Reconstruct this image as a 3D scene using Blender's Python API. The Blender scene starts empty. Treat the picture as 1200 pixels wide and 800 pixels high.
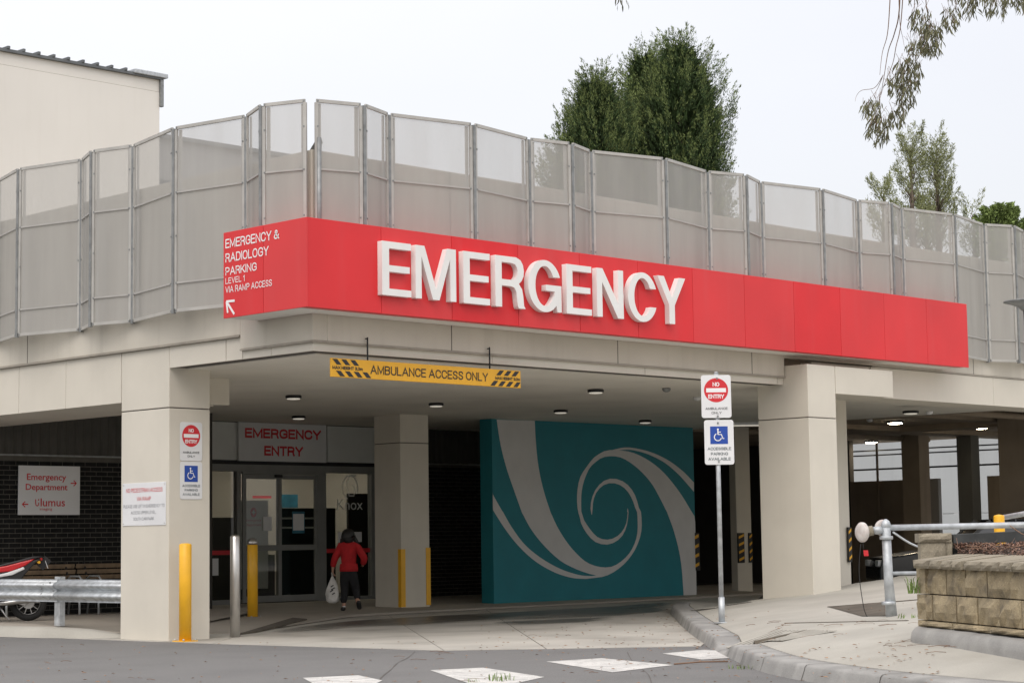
import bpy, bmesh, math, random
from mathutils import Vector, Matrix
random.seed(7)
R = math.radians
scene = bpy.context.scene
COL = scene.collection

# ------------------------------------------------------------------ camera
F_PX, YAW, PIT, ROL = 2358.28, R(45.06488), R(5.65812), R(-0.80075)
EYE = Vector((0, 0, 1.35))
_d = Vector((math.cos(YAW)*math.cos(PIT), math.sin(YAW)*math.cos(PIT), math.sin(PIT)))
_r0 = Vector((math.sin(YAW), -math.cos(YAW), 0)); _u0 = _r0.cross(_d)
_r = _r0*math.cos(ROL) + _u0*math.sin(ROL); _u = -_r0*math.sin(ROL) + _u0*math.cos(ROL)
cd = bpy.data.cameras.new('camera'); cam = bpy.data.objects.new('camera', cd); COL.objects.link(cam)
cd.sensor_width = 36; cd.lens = F_PX/1200*36; cd.clip_start = .1; cd.clip_end = 3000
cam.matrix_world = Matrix(((_r.x, _u.x, -_d.x, EYE.x), (_r.y, _u.y, -_d.y, EYE.y), (_r.z, _u.z, -_d.z, EYE.z), (0, 0, 0, 1)))
scene.camera = cam

def at(x, y, X=None, Y=None, Z=None):
    """surveyed point: where the sight line of a photograph pixel meets a known wall or floor plane"""
    k = _r*(x-600) + _u*(400-y) + _d*F_PX
    for i, a in enumerate((X, Y, Z)):
        if a is not None:
            return EYE + k*((a-EYE[i])/k[i])
def deep(x, y, dist):
    k = _r*(x-600) + _u*(400-y) + _d*F_PX
    return EYE + k*(dist/F_PX)

# ------------------------------------------------------------------ world and sun (overcast)
SUN_EL, SUN_AZ = R(50), R(214)          # azimuth measured from +X counter-clockwise: direction towards the sun
w = bpy.data.worlds.new('World'); scene.world = w; w.use_nodes = True
nt = w.node_tree; nt.nodes.clear()
N = nt.nodes.new; Lk = nt.links.new
out = N('ShaderNodeOutputWorld'); bg = N('ShaderNodeBackground'); bg2 = N('ShaderNodeBackground'); add = N('ShaderNodeAddShader')
sky = N('ShaderNodeTexSky'); sky.sky_type = 'NISHITA'; sky.sun_disc = False
sky.sun_elevation = SUN_EL; sky.sun_rotation = R(90) - SUN_AZ
sky.dust_density = 4; sky.air_density = 1.0
bg.inputs[1].default_value = .05
Lk(sky.outputs[0], bg.inputs[0])
tc = N('ShaderNodeTexCoord'); nz = N('ShaderNodeTexNoise'); nz.inputs['Scale'].default_value = 1.6; nz.inputs['Detail'].default_value = 5
mp = N('ShaderNodeMapping'); mp.inputs['Scale'].default_value = (1, 1, 2.2)
Lk(tc.outputs['Generated'], mp.inputs[0]); Lk(mp.outputs[0], nz.inputs['Vector'])
cr = N('ShaderNodeValToRGB'); Lk(nz.outputs[0], cr.inputs[0])
cr.color_ramp.elements[0].position = .3; cr.color_ramp.elements[0].color = (.655, .632, .625, 1)
cr.color_ramp.elements[1].position = .7; cr.color_ramp.elements[1].color = (.735, .708, .695, 1)
Lk(cr.outputs[0], bg2.inputs[0])
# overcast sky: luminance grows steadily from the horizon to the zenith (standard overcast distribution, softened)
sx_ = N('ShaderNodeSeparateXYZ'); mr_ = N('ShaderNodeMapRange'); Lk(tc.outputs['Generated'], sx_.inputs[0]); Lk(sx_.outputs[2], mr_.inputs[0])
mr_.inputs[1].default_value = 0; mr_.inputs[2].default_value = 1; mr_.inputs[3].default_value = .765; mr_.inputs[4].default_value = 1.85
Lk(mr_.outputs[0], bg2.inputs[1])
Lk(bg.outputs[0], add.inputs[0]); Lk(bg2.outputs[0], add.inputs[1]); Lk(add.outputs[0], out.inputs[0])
sd = bpy.data.lights.new('sun', 'SUN'); sd.energy = .7; sd.angle = R(40); sd.color = (1, .96, .9)
so = bpy.data.objects.new('sun', sd); COL.objects.link(so)
sv = Vector((math.cos(SUN_EL)*math.cos(SUN_AZ), math.cos(SUN_EL)*math.sin(SUN_AZ), math.sin(SUN_EL)))
so.rotation_euler = sv.to_track_quat('Z', 'Y').to_euler(); so.location = (0, 0, 60)
vs = scene.view_settings; vs.view_transform = 'Standard'; vs.look = 'None'; vs.gamma = 1; vs.exposure = 0.22
scene.cycles.use_denoising = True
scene.cycles.max_bounces = 10; scene.cycles.diffuse_bounces = 6; scene.cycles.transparent_max_bounces = 24
scene.cycles.sample_clamp_indirect = 4

# ------------------------------------------------------------------ materials
def mat(name, col, rough=.7, var=.08, scale=3., metal=0., bump=.0, bscale=40., streak=0., streak_col=None, spec=.5,
        speck=0., spot=None, emit=None, ecol=(1, 1, 1), island=0., stain=0., stain_scale=.5, stain_col=(.05, .045, .04), cell=0., objrand=None):
    m = bpy.data.materials.new(name); m.use_nodes = True
    t = m.node_tree; b = t.nodes['Principled BSDF']; n = t.nodes.new; l = t.links.new
    b.inputs['Roughness'].default_value = rough; b.inputs['Metallic'].default_value = metal
    b.inputs['Specular IOR Level'].default_value = spec
    co = n('ShaderNodeNewGeometry')
    c = None
    def mixc(a, bcol, fac, mode='MIX'):
        x = n('ShaderNodeMix'); x.data_type = 'RGBA'; x.blend_type = mode
        if isinstance(a, tuple): x.inputs[6].default_value = (*a, 1)
        else: l(a, x.inputs[6])
        if isinstance(bcol, tuple): x.inputs[7].default_value = (*bcol, 1)
        else: l(bcol, x.inputs[7])
        if isinstance(fac, float): x.inputs[0].default_value = fac
        else: l(fac, x.inputs[0])
        return x.outputs[2]
    def noise(sc, detail=4, vec=None, stretch=None):
        x = n('ShaderNodeTexNoise'); x.inputs['Scale'].default_value = sc; x.inputs['Detail'].default_value = detail
        v = co.outputs['Position']
        if stretch:
            mpp = n('ShaderNodeMapping'); mpp.inputs['Scale'].default_value = stretch; l(v, mpp.inputs[0]); v = mpp.outputs[0]
        l(v, x.inputs['Vector']); return x.outputs[0]
    def rng(v, a, bb, c0=0., c1=1.):
        x = n('ShaderNodeMapRange'); x.inputs[1].default_value = a; x.inputs[2].default_value = bb
        x.inputs[3].default_value = c0; x.inputs[4].default_value = c1; l(v, x.inputs[0]); return x.outputs[0]
    dark = tuple(v*(1-var*1.6) for v in col); lite = tuple(min(1, v*(1+var)) for v in col)
    c = mixc(dark, lite, rng(noise(scale), .3, .7))
    if island:
        g = n('ShaderNodeMath'); g.operation = 'MULTIPLY'; g.inputs[1].default_value = 1
        l(co.outputs['Random Per Island'], g.inputs[0])
        c = mixc(c, tuple(min(1, v*(1+island)) for v in col), g.outputs[0])
    if cell:
        x = n('ShaderNodeTexVoronoi'); x.inputs['Scale'].default_value = cell; l(co.outputs['Position'], x.inputs['Vector'])
        c = mixc(c, tuple(v*.55 for v in col), rng(x.outputs['Distance'], .2, .7, .5, 0.))
    if speck:
        c = mixc(c, tuple(v*.45 for v in col), rng(noise(90, 2), .56, .66, 0., speck))
        c = mixc(c, tuple(min(1, v*1.8) for v in col), rng(noise(70, 2, stretch=(1.3, .9, 1)), .60, .68, 0., speck*.7))
    if streak:
        c = mixc(c, streak_col or tuple(v*.45 for v in col), rng(noise(1.0, 6, stretch=(5, 5, .35)), .52, .78, 0., streak))
    if stain:
        c = mixc(c, stain_col, rng(noise(stain_scale, 6), .5, .72, 0., stain))
    if objrand:
        oi = n('ShaderNodeObjectInfo'); c = mixc(c, objrand, rng(oi.outputs['Random'], 0, 1, 0., .22))
    l(c, b.inputs['Base Color'])
    if bump:
        bp = n('ShaderNodeBump'); bp.inputs['Strength'].default_value = bump; bp.inputs['Distance'].default_value = .01
        l(noise(bscale, 3), bp.inputs['Height']); l(bp.outputs[0], b.inputs['Normal'])
    if emit:
        b.inputs['Emission Color'].default_value = (*ecol, 1); b.inputs['Emission Strength'].default_value = emit
    return m
M = {}
M['conc'] = mat('painted_concrete', (.64, .605, .525), .8, .03, 1.2, bump=.12, bscale=30, streak=.05, streak_col=(.36, .33, .28), stain=.07, stain_scale=2.3, stain_col=(.40, .37, .32))
M['conc_up'] = mat('parapet_concrete', (.58, .545, .47), .85, .05, 1.0, bump=.12, bscale=30, streak=.18, streak_col=(.27, .245, .20))
M['ledge'] = mat('weathered_ledge', (.36, .33, .28), .85, .1, 3, streak=.3)
M['ceil'] = mat('canopy_ceiling', (.76, .73, .65), .85, .05, .8, bump=.05)
M['joint'] = mat('joint_shadow_gap', (.10, .09, .08), .9)
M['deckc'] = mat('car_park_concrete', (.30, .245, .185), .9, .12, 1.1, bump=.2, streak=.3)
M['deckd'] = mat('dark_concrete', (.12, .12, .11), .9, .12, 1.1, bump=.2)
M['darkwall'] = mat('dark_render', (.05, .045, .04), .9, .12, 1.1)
M['red'] = mat('red_sign_panel', (.68, .016, .022), .42, .07, .7, spec=.4, streak=.16, streak_col=(.60, .10, .10), objrand=(.66, .14, .14))  # random pinker tint per panel paints uneven gloss reflection into the red
M['white'] = mat('white_acrylic', (.80, .80, .78), .4, .03, 2, streak=.12, streak_col=(.55, .52, .48))
M['signw'] = mat('white_sign_face', (.72, .73, .74), .45, .03, 2)
M['printw'] = mat('white_print', (.82, .82, .82), .5, .0)
M['redp'] = mat('red_print', (.60, .02, .03), .5, .0)
M['bluep'] = mat('blue_print', (.010, .06, .34), .5, .0)
M['blackp'] = mat('black_print', (.02, .02, .02), .5, .0)
M['greyp'] = mat('grey_print', (.30, .31, .33), .5, .0)
M['green_p'] = mat('dark_green_print', (.06, .09, .10), .5, .0)
M['frame2'] = mat('screen_rail', (.40, .39, .37), .6, .06, 4)
M['frame3'] = mat('screen_margin', (.56, .55, .52), .6, .06, 4)
M['yel'] = mat('yellow_paint', (.86, .46, .022), .42, .05, 5, streak=.12, streak_col=(.45, .22, .02))
M['yelsign'] = mat('yellow_sign', (.80, .42, .02), .45, .03, 4)
M['steel'] = mat('brushed_steel', (.60, .59, .57), .32, .05, 8, metal=.9)
M['galv'] = mat('galvanised_steel', (.52, .55, .57), .5, .16, 9, metal=.55, streak=.25, streak_col=(.35, .36, .37))
M['fframe'] = mat('screen_frame', (.46, .45, .42), .5, .08, 4, metal=.3)
M['postg'] = mat('screen_post', (.27, .28, .28), .5, .15, 9, metal=.5)
M['teal'] = mat('teal_paint', (.012, .20, .245), .6, .05, 2, bump=.05)
M['mgrey'] = mat('mural_pale_paint', (.64, .64, .63), .6, .04, 2)
M['brick'] = mat('dark_glazed_brick', (.012, .012, .012), .75, .25, 6, bump=.1, spec=.2)
M['mortar'] = mat('mortar', (.11, .105, .09), .9, .1, 6)
M['clad'] = mat('corrugated_cladding', (.07, .068, .06), .7, .1, 3)
M['asph'] = mat('asphalt', (.178, .176, .172), .92, .10, .55, bump=.55, bscale=150, speck=.6, stain=.45, stain_scale=.55, stain_col=(.085, .084, .085), streak=.12, streak_col=(.22, .215, .21))
M['apron'] = mat('driveway_concrete', (.45, .43, .385), .85, .09, .8, bump=.2, bscale=60, speck=.12, stain=.45, stain_scale=.7, stain_col=(.17, .155, .13))
M['slab'] = mat('entrance_slab', (.38, .345, .295), .85, .1, .9, bump=.15, bscale=60, stain=.3, stain_scale=.9, stain_col=(.13, .11, .09))
M['path'] = mat('footpath_concrete', (.41, .395, .35), .88, .08, .9, bump=.25, bscale=70, speck=.18, stain=.22, stain_scale=1.3, stain_col=(.24, .22, .18))
M['kerb'] = mat('kerb_concrete', (.33, .325, .31), .9, .14, 2.5, bump=.4, bscale=50, speck=.2, stain=.55, stain_scale=2.2, stain_col=(.15, .15, .145))
M['paint'] = mat('worn_road_paint', (.62, .61, .58), .8, .1, 2, bump=.5, bscale=150, stain=.75, stain_scale=7, stain_col=(.27, .27, .27), speck=.6)
M['dirt'] = mat('dirt', (.10, .085, .065), .95, .2, 3)
M['block'] = mat('split_face_block', (.38, .31, .195), .95, .22, 3.5, bump=1.0, bscale=26, speck=.6, stain=.9, stain_scale=5.2, stain_col=(.105, .088, .065), objrand=(.22, .19, .14))
M['cap'] = mat('weathered_cap', (.30, .265, .20), .95, .2, 3, bump=.8, bscale=30, speck=.4, stain=.6, stain_scale=3, stain_col=(.10, .085, .065))
M['sleeper'] = mat('dark_sleeper', (.05, .055, .055), .8, .2, 6)
M['mulch'] = mat('bark_mulch', (.12, .07, .05), .95, .3, 9, island=1.6, bump=.5)
M['mulchg'] = mat('mulch_ground', (.055, .04, .03), .95, .3, 9)
M['alu'] = mat('door_aluminium', (.24, .245, .235), .5, .05, 3, metal=.2)
M['panelg'] = mat('grey_panel', (.70, .72, .70), .5, .04, 2)
M['inwall'] = mat('interior_wall', (.52, .48, .42), .8, .03, 1)
M['dark'] = mat('black_plastic', (.015, .015, .016), .5, .1, 6)
M['rubber'] = mat('tyre_rubber', (.018, .018, .018), .85, .1, 8)
M['wood'] = mat('bench_timber', (.25, .18, .115), .75, .2, 8)
M['bikered'] = mat('motorbike_red', (.55, .015, .02), .25, .0)
M['chrome'] = mat('bike_metal', (.5, .5, .5), .3, .0, metal=.9)
M['carp'] = mat('dark_car_paint', (.025, .027, .03), .2, .0, spec=.8)
M['carg'] = mat('car_window', (.03, .035, .04), .05, .0, spec=.9)
M['tail'] = mat('tail_lamp', (.45, .01, .01), .25, .0)
M['skin'] = mat('skin', (.42, .24, .17), .6, .05, 20)
M['hair'] = mat('black_hair', (.008, .007, .007), .5, .3, 30, bump=.5, bscale=60)
M['jacket'] = mat('red_jacket', (.42, .010, .014), .85, .12, 12, bump=.4, bscale=25)
M['trous'] = mat('black_trousers', (.013, .013, .015), .9, .15, 12, bump=.3)
M['bag'] = mat('white_plastic_bag', (.62, .61, .58), .5, .08, 14, bump=.9, bscale=22)
M['bark'] = mat('bark', (.13, .10, .075), .9, .25, 5, bump=.6)
M['cyp'] = mat('cypress_foliage', (.024, .042, .013), .85, .35, .7, island=1.8)
M['cyptip'] = mat('cypress_new_growth', (.105, .135, .042), .85, .3, .5, island=.9)
M['cas'] = mat('sheoak_foliage', (.17, .185, .085), .9, .3, 1.2, island=.8)
M['lime'] = mat('light_green_foliage', (.12, .165, .045), .7, .3, 1.5, island=.9)
M['euc'] = mat('gum_leaves', (.066, .066, .032), .6, .35, 3, island=1.4)
M['twig'] = mat('twig', (.16, .095, .06), .9, .3, 9, island=.5)
M['litter'] = mat('leaf_litter', (.22, .13, .075), .9, .3, 9, island=.9)
M['weed'] = mat('weed_green', (.10, .15, .035), .7, .3, 9, island=.8)
M['beige'] = mat('beige_render', (.76, .74, .69), .85, .04, .15, bump=.08, streak=.06, streak_col=(.5, .46, .38))
M['roofm'] = mat('roof_metal', (.15, .16, .165), .5, .1, 3, metal=.4)
M['greyb'] = mat('grey_render', (.30, .30, .30), .8, .05, .3)
M['pale'] = mat('pale_precast_wall', (.40, .425, .44), .8, .04, .3, streak=.1)
M['hyd'] = mat('white_cap_paint', (.62, .58, .55), .5, .1, 12, stain=.3, stain_scale=14, stain_col=(.35, .2, .15))
M['lens'] = mat('light_lens', (.8, .78, .7), .4, .0, emit=.28, ecol=(1, .93, .8))
M['lens_on'] = mat('lit_lamp_lens', (.8, .78, .7), .4, .0, emit=60, ecol=(1, .84, .6))
M['inlamp'] = mat('interior_lamp', (.8, .78, .7), .4, .0, emit=9, ecol=(1, .90, .76))
M['terrain'] = mat('terrain_ground', (.09, .10, .06), .95, .2, .2)
M['deskb'] = mat('desk_blue_poster', (.03, .16, .24), .6, .3, 4)
def glassmat(name, tint=.75, rough=.02, trans=.85, dirt=0.):
    m = bpy.data.materials.new(name); m.use_nodes = True; t = m.node_tree; t.nodes.clear(); n = t.nodes.new; l = t.links.new
    o = n('ShaderNodeOutputMaterial'); mx = n('ShaderNodeMixShader'); tr = n('ShaderNodeBsdfTransparent'); gl = n('ShaderNodeBsdfGlossy')
    lw = n('ShaderNodeLayerWeight'); pw = n('ShaderNodeMath'); pw.operation = 'POWER'; pw.inputs[1].default_value = 4.0; fr = n('ShaderNodeMath'); fr.operation = 'MULTIPLY_ADD'; fr.inputs[1].default_value = .8; fr.inputs[2].default_value = .035
    l(lw.outputs['Facing'], pw.inputs[0]); l(pw.outputs[0], fr.inputs[0])
    tr.inputs[0].default_value = (tint, tint*1.02, tint, 1); gl.inputs['Roughness'].default_value = rough
    l(fr.outputs[0], mx.inputs[0]); l(tr.outputs[0], mx.inputs[1]); l(gl.outputs[0], mx.inputs[2]); l(mx.outputs[0], o.inputs[0])
    return m
M['glass'] = glassmat('door_glass', .84)
def meshmat():
    m = bpy.data.materials.new('perforated_sheet'); m.use_nodes = True; t = m.node_tree; n = t.nodes.new; l = t.links.new
    b = t.nodes['Principled BSDF']; o = t.nodes['Material Output']
    b.inputs['Base Color'].default_value = (.455, .445, .42, 1); b.inputs['Roughness'].default_value = .55; b.inputs['Metallic'].default_value = .15
    tr = n('ShaderNodeBsdfTransparent'); mx = n('ShaderNodeMixShader')
    g = n('ShaderNodeNewGeometry'); nz = n('ShaderNodeTexNoise'); nz.inputs['Scale'].default_value = 1.3; nz.inputs['Detail'].default_value = 5
    mpp = n('ShaderNodeMapping'); mpp.inputs['Scale'].default_value = (3, 3, .4)
    l(g.outputs['Position'], mpp.inputs[0]); l(mpp.outputs[0], nz.inputs[0])
    r = n('ShaderNodeMapRange'); r.inputs[1].default_value = .3; r.inputs[2].default_value = .7; r.inputs[3].default_value = .59; r.inputs[4].default_value = .68
    l(nz.outputs[0], r.inputs[0]); l(r.outputs[0], mx.inputs[0]); l(tr.outputs[0], mx.inputs[1]); l(b.outputs[0], mx.inputs[2]); l(mx.outputs[0], o.inputs[0])
    return m
M['perf'] = meshmat()

# ------------------------------------------------------------------ helpers
def tag(o, label=None, cat=None, group=None, kind=None):
    if label: o['label'] = label
    if cat: o['category'] = cat
    if group: o['group'] = group
    if kind: o['kind'] = kind
    return o
def empty(name, loc=(0, 0, 0), label=None, cat=None, group=None, rz=0):
    o = bpy.data.objects.new(name, None); COL.objects.link(o); o.location = loc; o.rotation_euler = (0, 0, rz)
    o.empty_display_size = .2
    return tag(o, label, cat, group)
def rootloc(p):
    while p.parent: p = p.parent
    return Vector(p.location)
class MB:
    """collects shapes in world coordinates and links them as one mesh object"""
    def __init__(s): s.v = []; s.f = []; s.sm = []
    def add(s, vs, fs, smooth=False):
        k = len(s.v); s.v += [Vector(v) for v in vs]; s.f += [tuple(i+k for i in f) for f in fs]; s.sm += [smooth]*len(fs); return s
    def box(s, x0, x1, y0, y1, z0, z1):
        if x0 > x1: x0, x1 = x1, x0
        if y0 > y1: y0, y1 = y1, y0
        if z0 > z1: z0, z1 = z1, z0
        return s.add([(x0, y0, z0), (x1, y0, z0), (x1, y1, z0), (x0, y1, z0), (x0, y0, z1), (x1, y0, z1), (x1, y1, z1), (x0, y1, z1)],
                     [(0, 3, 2, 1), (4, 5, 6, 7), (0, 1, 5, 4), (1, 2, 6, 5), (2, 3, 7, 6), (3, 0, 4, 7)])
    def obox(s, c, ax, ay, az, hx, hy, hz):
        c = Vector(c); ax, ay, az = Vector(ax).normalized()*hx, Vector(ay).normalized()*hy, Vector(az).normalized()*hz
        vs = [c+i*ax+j*ay+k*az for k in (-1, 1) for i, j in ((-1, -1), (1, -1), (1, 1), (-1, 1))]
        return s.add(vs, [(0, 3, 2, 1), (4, 5, 6, 7), (0, 1, 5, 4), (1, 2, 6, 5), (2, 3, 7, 6), (3, 0, 4, 7)])
    def beam(s, a, b, wd, ht, up=(0, 0, 1)):
        a, b = Vector(a), Vector(b); d = (b-a); L = d.length; d.normalize(); side = d.cross(Vector(up))
        if side.length < 1e-4: side = d.cross(Vector((1, 0, 0)))
        side.normalize(); u2 = side.cross(d)
        return s.obox((a+b)/2, d, side, u2, L/2, wd/2, ht/2)
    def tube(s, pts, rad, n=10, cap=True, smooth=True):
        pts = [Vector(p) for p in pts]; rads = rad if isinstance(rad, (list, tuple)) else [rad]*len(pts)
        rings = []; prev = None
        for i, p in enumerate(pts):
            d = (pts[min(i+1, len(pts)-1)] - pts[max(i-1, 0)]).normalized()
            a = prev - d*prev.dot(d) if prev else d.cross(Vector((0, 0, 1)))
            if a.length < 1e-3: a = d.cross(Vector((1, 0, 0)))
            a.normalize(); prev = a; b = d.cross(a)
            rings.append([p + (a*math.cos(2*math.pi*j/n) + b*math.sin(2*math.pi*j/n))*rads[i] for j in range(n)])
        k = len(s.v); vs = [v for r in rings for v in r]
        fs = [(i*n+j, i*n+(j+1) % n, (i+1)*n+(j+1) % n, (i+1)*n+j) for i in range(len(pts)-1) for j in range(n)]
        s.add(vs, fs, smooth)
        if cap:
            s.f += [tuple(k+j for j in reversed(range(n))), tuple(k+(len(pts)-1)*n+j for j in range(n))]; s.sm += [False]*2
        return s
    def lathe(s, c, prof, n=20, axis=(0, 0, 1)):
        c = Vector(c); z = Vector(axis).normalized(); x = z.orthogonal().normalized(); y = z.cross(x); vs = []; fs = []
        for r, h in prof:
            vs += [c + z*h + (x*math.cos(2*math.pi*j/n)+y*math.sin(2*math.pi*j/n))*r for j in range(n)]
        for i in range(len(prof)-1):
            for j in range(n): fs.append((i*n+j, i*n+(j+1) % n, (i+1)*n+(j+1) % n, (i+1)*n+j))
        s.add(vs, fs, True); k = len(s.v)-len(vs)
        s.f += [tuple(k+j for j in reversed(range(n))), tuple(k+(len(prof)-1)*n+j for j in range(n))]; s.sm += [False]*2
        return s
    def prism(s, poly, vec):
        """extrude a planar 3D polygon along vec"""
        n = len(poly); vec = Vector(vec); p = [Vector(q) for q in poly]
        return s.add(p+[q+vec for q in p], [tuple(reversed(range(n))), tuple(range(n, 2*n))]+[(i, (i+1) % n, n+(i+1) % n, n+i) for i in range(n)])
    def build(s, name, m, parent=None, bevel=0, kind=None, seg=2, local=False):
        me = bpy.data.meshes.new(name)
        off = rootloc(parent) if (parent and not local) else Vector((0, 0, 0))
        me.from_pydata([tuple(v-off) for v in s.v], [], s.f); me.polygons.foreach_set('use_smooth', s.sm)
        me.materials.append(m); me.update()
        o = bpy.data.objects.new(name, me); COL.objects.link(o); o.parent = parent
        if bevel:
            b = o.modifiers.new('bevel', 'BEVEL'); b.width = bevel; b.segments = seg; b.limit_method = 'ANGLE'
        if kind: o['kind'] = kind
        return o
def fixn(o):
    bm = bmesh.new(); bm.from_mesh(o.data); bmesh.ops.recalc_face_normals(bm, faces=bm.faces); bm.to_mesh(o.data); bm.free(); return o
def copy_tree(o, parent=None):
    c = o.copy(); COL.objects.link(c); c.parent = parent
    for ch in list(o.children): copy_tree(ch, c)
    return c
def eval_mesh(o):
    bpy.context.view_layer.update()
    me = bpy.data.meshes.new_from_object(o.evaluated_get(bpy.context.evaluated_depsgraph_get())); return me
def from_curve(cu, name, m, parent, xf):
    tmp = bpy.data.objects.new(name, cu); COL.objects.link(tmp); me = eval_mesh(tmp); bpy.data.objects.remove(tmp)
    me.materials.clear(); me.materials.append(m); me.name = name
    off = rootloc(parent) if parent else Vector((0, 0, 0))
    xf(me)
    for v in me.vertices: v.co -= off
    me.update(); o = bpy.data.objects.new(name, me); COL.objects.link(o); o.parent = parent; return o
class Plane:
    """a sign face: O world point, xd along the text, n outward"""
    def __init__(s, O, xd, n): s.O = Vector(O); s.x = Vector(xd); s.n = Vector(n)
    def p(s, x, z, h=0.): return s.O + s.x*x + Vector((0, 0, 1))*z + s.n*h
def text(body, pl, x0, x1, z0, z1, m, parent, name='lettering', h=.004, depth=0., bold=0.):
    cu = bpy.data.curves.new(name, 'FONT'); cu.body = body; cu.size = 1; cu.offset = bold; cu.extrude = depth/2; cu.resolution_u = 3
    def xf(me):
        xs = [v.co.x for v in me.vertices]; ys = [v.co.y for v in me.vertices]
        a, b, c, d = min(xs), max(xs), min(ys), max(ys)
        for v in me.vertices:
            v.co = pl.p(x0+(v.co.x-a)/(b-a)*(x1-x0), z0+(v.co.y-c)/(d-c)*(z1-z0), h+v.co.z)
    return from_curve(cu, name, m, parent, xf)
def poly2d(loops, pl, x0, z0, sx, sz, m, parent, name, h=.004, depth=0., bevel=0.):
    cu = bpy.data.curves.new(name, 'CURVE'); cu.dimensions = '2D'; cu.fill_mode = 'BOTH'; cu.extrude = depth/2; cu.bevel_depth = 0
    for lp in loops:
        sp = cu.splines.new('POLY'); sp.points.add(len(lp)-1); sp.use_cyclic_u = True
        for i, q in enumerate(lp): sp.points[i].co = (q[0]*sx, q[1]*sz, 0, 1)
    def xf(me):
        for v in me.vertices: v.co = pl.p(x0+v.co.x, z0+v.co.y, h+v.co.z+depth/2)
    o = from_curve(cu, name, m, parent, xf)
    if bevel:
        b = o.modifiers.new('bevel', 'BEVEL'); b.width = bevel; b.segments = 2; b.limit_method = 'ANGLE'; b.angle_limit = R(60)
    return o
GLYPH = {
 'A': (.68, [[(0, 0), (.5, 1), (1, 0)], [(.2, .33), (.8, .33)]]),
 'B': (.56, [[(0, 0), (0, 1), (.6, 1), (.9, .93), (.95, .77), (.88, .6), (.6, .53), (0, .53)], [(.6, .53), (.92, .46), (1, .28), (.92, .07), (.6, 0), (0, 0)]]),
 'C': (.60, [[(1, .74), (.9, .9), (.72, .98), (.5, 1), (.25, .96), (.08, .82), (0, .6), (0, .4), (.08, .18), (.25, .04), (.5, 0), (.72, .02), (.9, .1), (1, .27)]]),
 'D': (.60, [[(0, 0), (0, 1), (.5, 1), (.8, .93), (.96, .72), (1, .5), (.96, .28), (.8, .07), (.5, 0), (0, 0)]]),
 'E': (.50, [[(1, 1), (0, 1), (0, 0), (1, 0)], [(0, .52), (.9, .52)]]),
 'F': (.48, [[(1, 1), (0, 1), (0, 0)], [(0, .52), (.88, .52)]]),
 'G': (.62, [[(1, .74), (.9, .9), (.72, .98), (.5, 1), (.25, .96), (.08, .82), (0, .6), (0, .4), (.08, .18), (.25, .04), (.5, 0), (.75, .03), (1, .16), (1, .47), (.58, .47)]]),
 'H': (.58, [[(0, 0), (0, 1)], [(1, 0), (1, 1)], [(0, .52), (1, .52)]]),
 'I': (.0, [[(0, 0), (0, 1)]]),
 'K': (.58, [[(0, 0), (0, 1)], [(.95, 1), (0, .36)], [(.32, .58), (1, 0)]]),
 'L': (.46, [[(0, 1), (0, 0), (1, 0)]]),
 'M': (.72, [[(0, 0), (0, 1), (.5, .12), (1, 1), (1, 0)]]),
 'N': (.58, [[(0, 0), (0, 1), (1, 0), (1, 1)]]),
 'O': (.64, [[(.5, 1), (.25, .96), (.08, .82), (0, .6), (0, .4), (.08, .18), (.25, .04), (.5, 0), (.75, .04), (.92, .18), (1, .4), (1, .6), (.92, .82), (.75, .96), (.5, 1)]]),
 'P': (.54, [[(0, 0), (0, 1), (.6, 1), (.93, .9), (1, .72), (.93, .53), (.6, .44), (0, .44)]]),
 'R': (.56, [[(0, 0), (0, 1), (.6, 1), (.92, .91), (.98, .74), (.92, .56), (.6, .48), (0, .48)], [(.6, .48), (.86, .38), (.92, .1), (1, 0)]]),
 'S': (.54, [[(.96, .78), (.82, .95), (.5, 1), (.16, .94), (.04, .76), (.16, .6), (.5, .51), (.86, .41), (1, .25), (.86, .06), (.5, 0), (.14, .05), (0, .24)]]),
 'T': (.56, [[(0, 1), (1, 1)], [(.5, 1), (.5, 0)]]),
 'U': (.58, [[(0, 1), (0, .3), (.1, .08), (.35, 0), (.65, 0), (.9, .08), (1, .3), (1, 1)]]),
 'V': (.62, [[(0, 1), (.5, 0), (1, 1)]]),
 'X': (.6, [[(0, 0), (1, 1)], [(0, 1), (1, 0)]]),
 'Y': (.62, [[(0, 1), (.5, .45), (1, 1)], [(.5, .45), (.5, 0)]]),
 '1': (.22, [[(0, .76), (1, 1), (1, 0)]]),
 '2': (.52, [[(0, .76), (.14, .95), (.5, 1), (.86, .93), (.98, .74), (.86, .5), (0, 0), (1, 0)]]),
 '3': (.52, [[(0, .82), (.2, .97), (.55, 1), (.92, .9), (.92, .66), (.5, .53), (.96, .42), (1, .2), (.8, .03), (.45, 0), (.1, .05), (0, .2)]]),
 '&': (.66, [[(1, 0), (.22, .7), (.22, .9), (.42, 1), (.62, .9), (.6, .72), (.1, .42), (0, .2), (.15, .03), (.42, 0), (.7, .1), (.95, .45)]]),
 '.': (.0, [[(0, 0), (0, .06)]]), ',': (.06, [[(1, .08), (0, -.14)]]), 'm': (.7, [[(0, 0), (0, .7)], [(0, .55), (.15, .7), (.4, .7), (.5, .55), (.5, 0)], [(.5, .55), (.65, .7), (.9, .7), (1, .55), (1, 0)]]),
}
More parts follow.
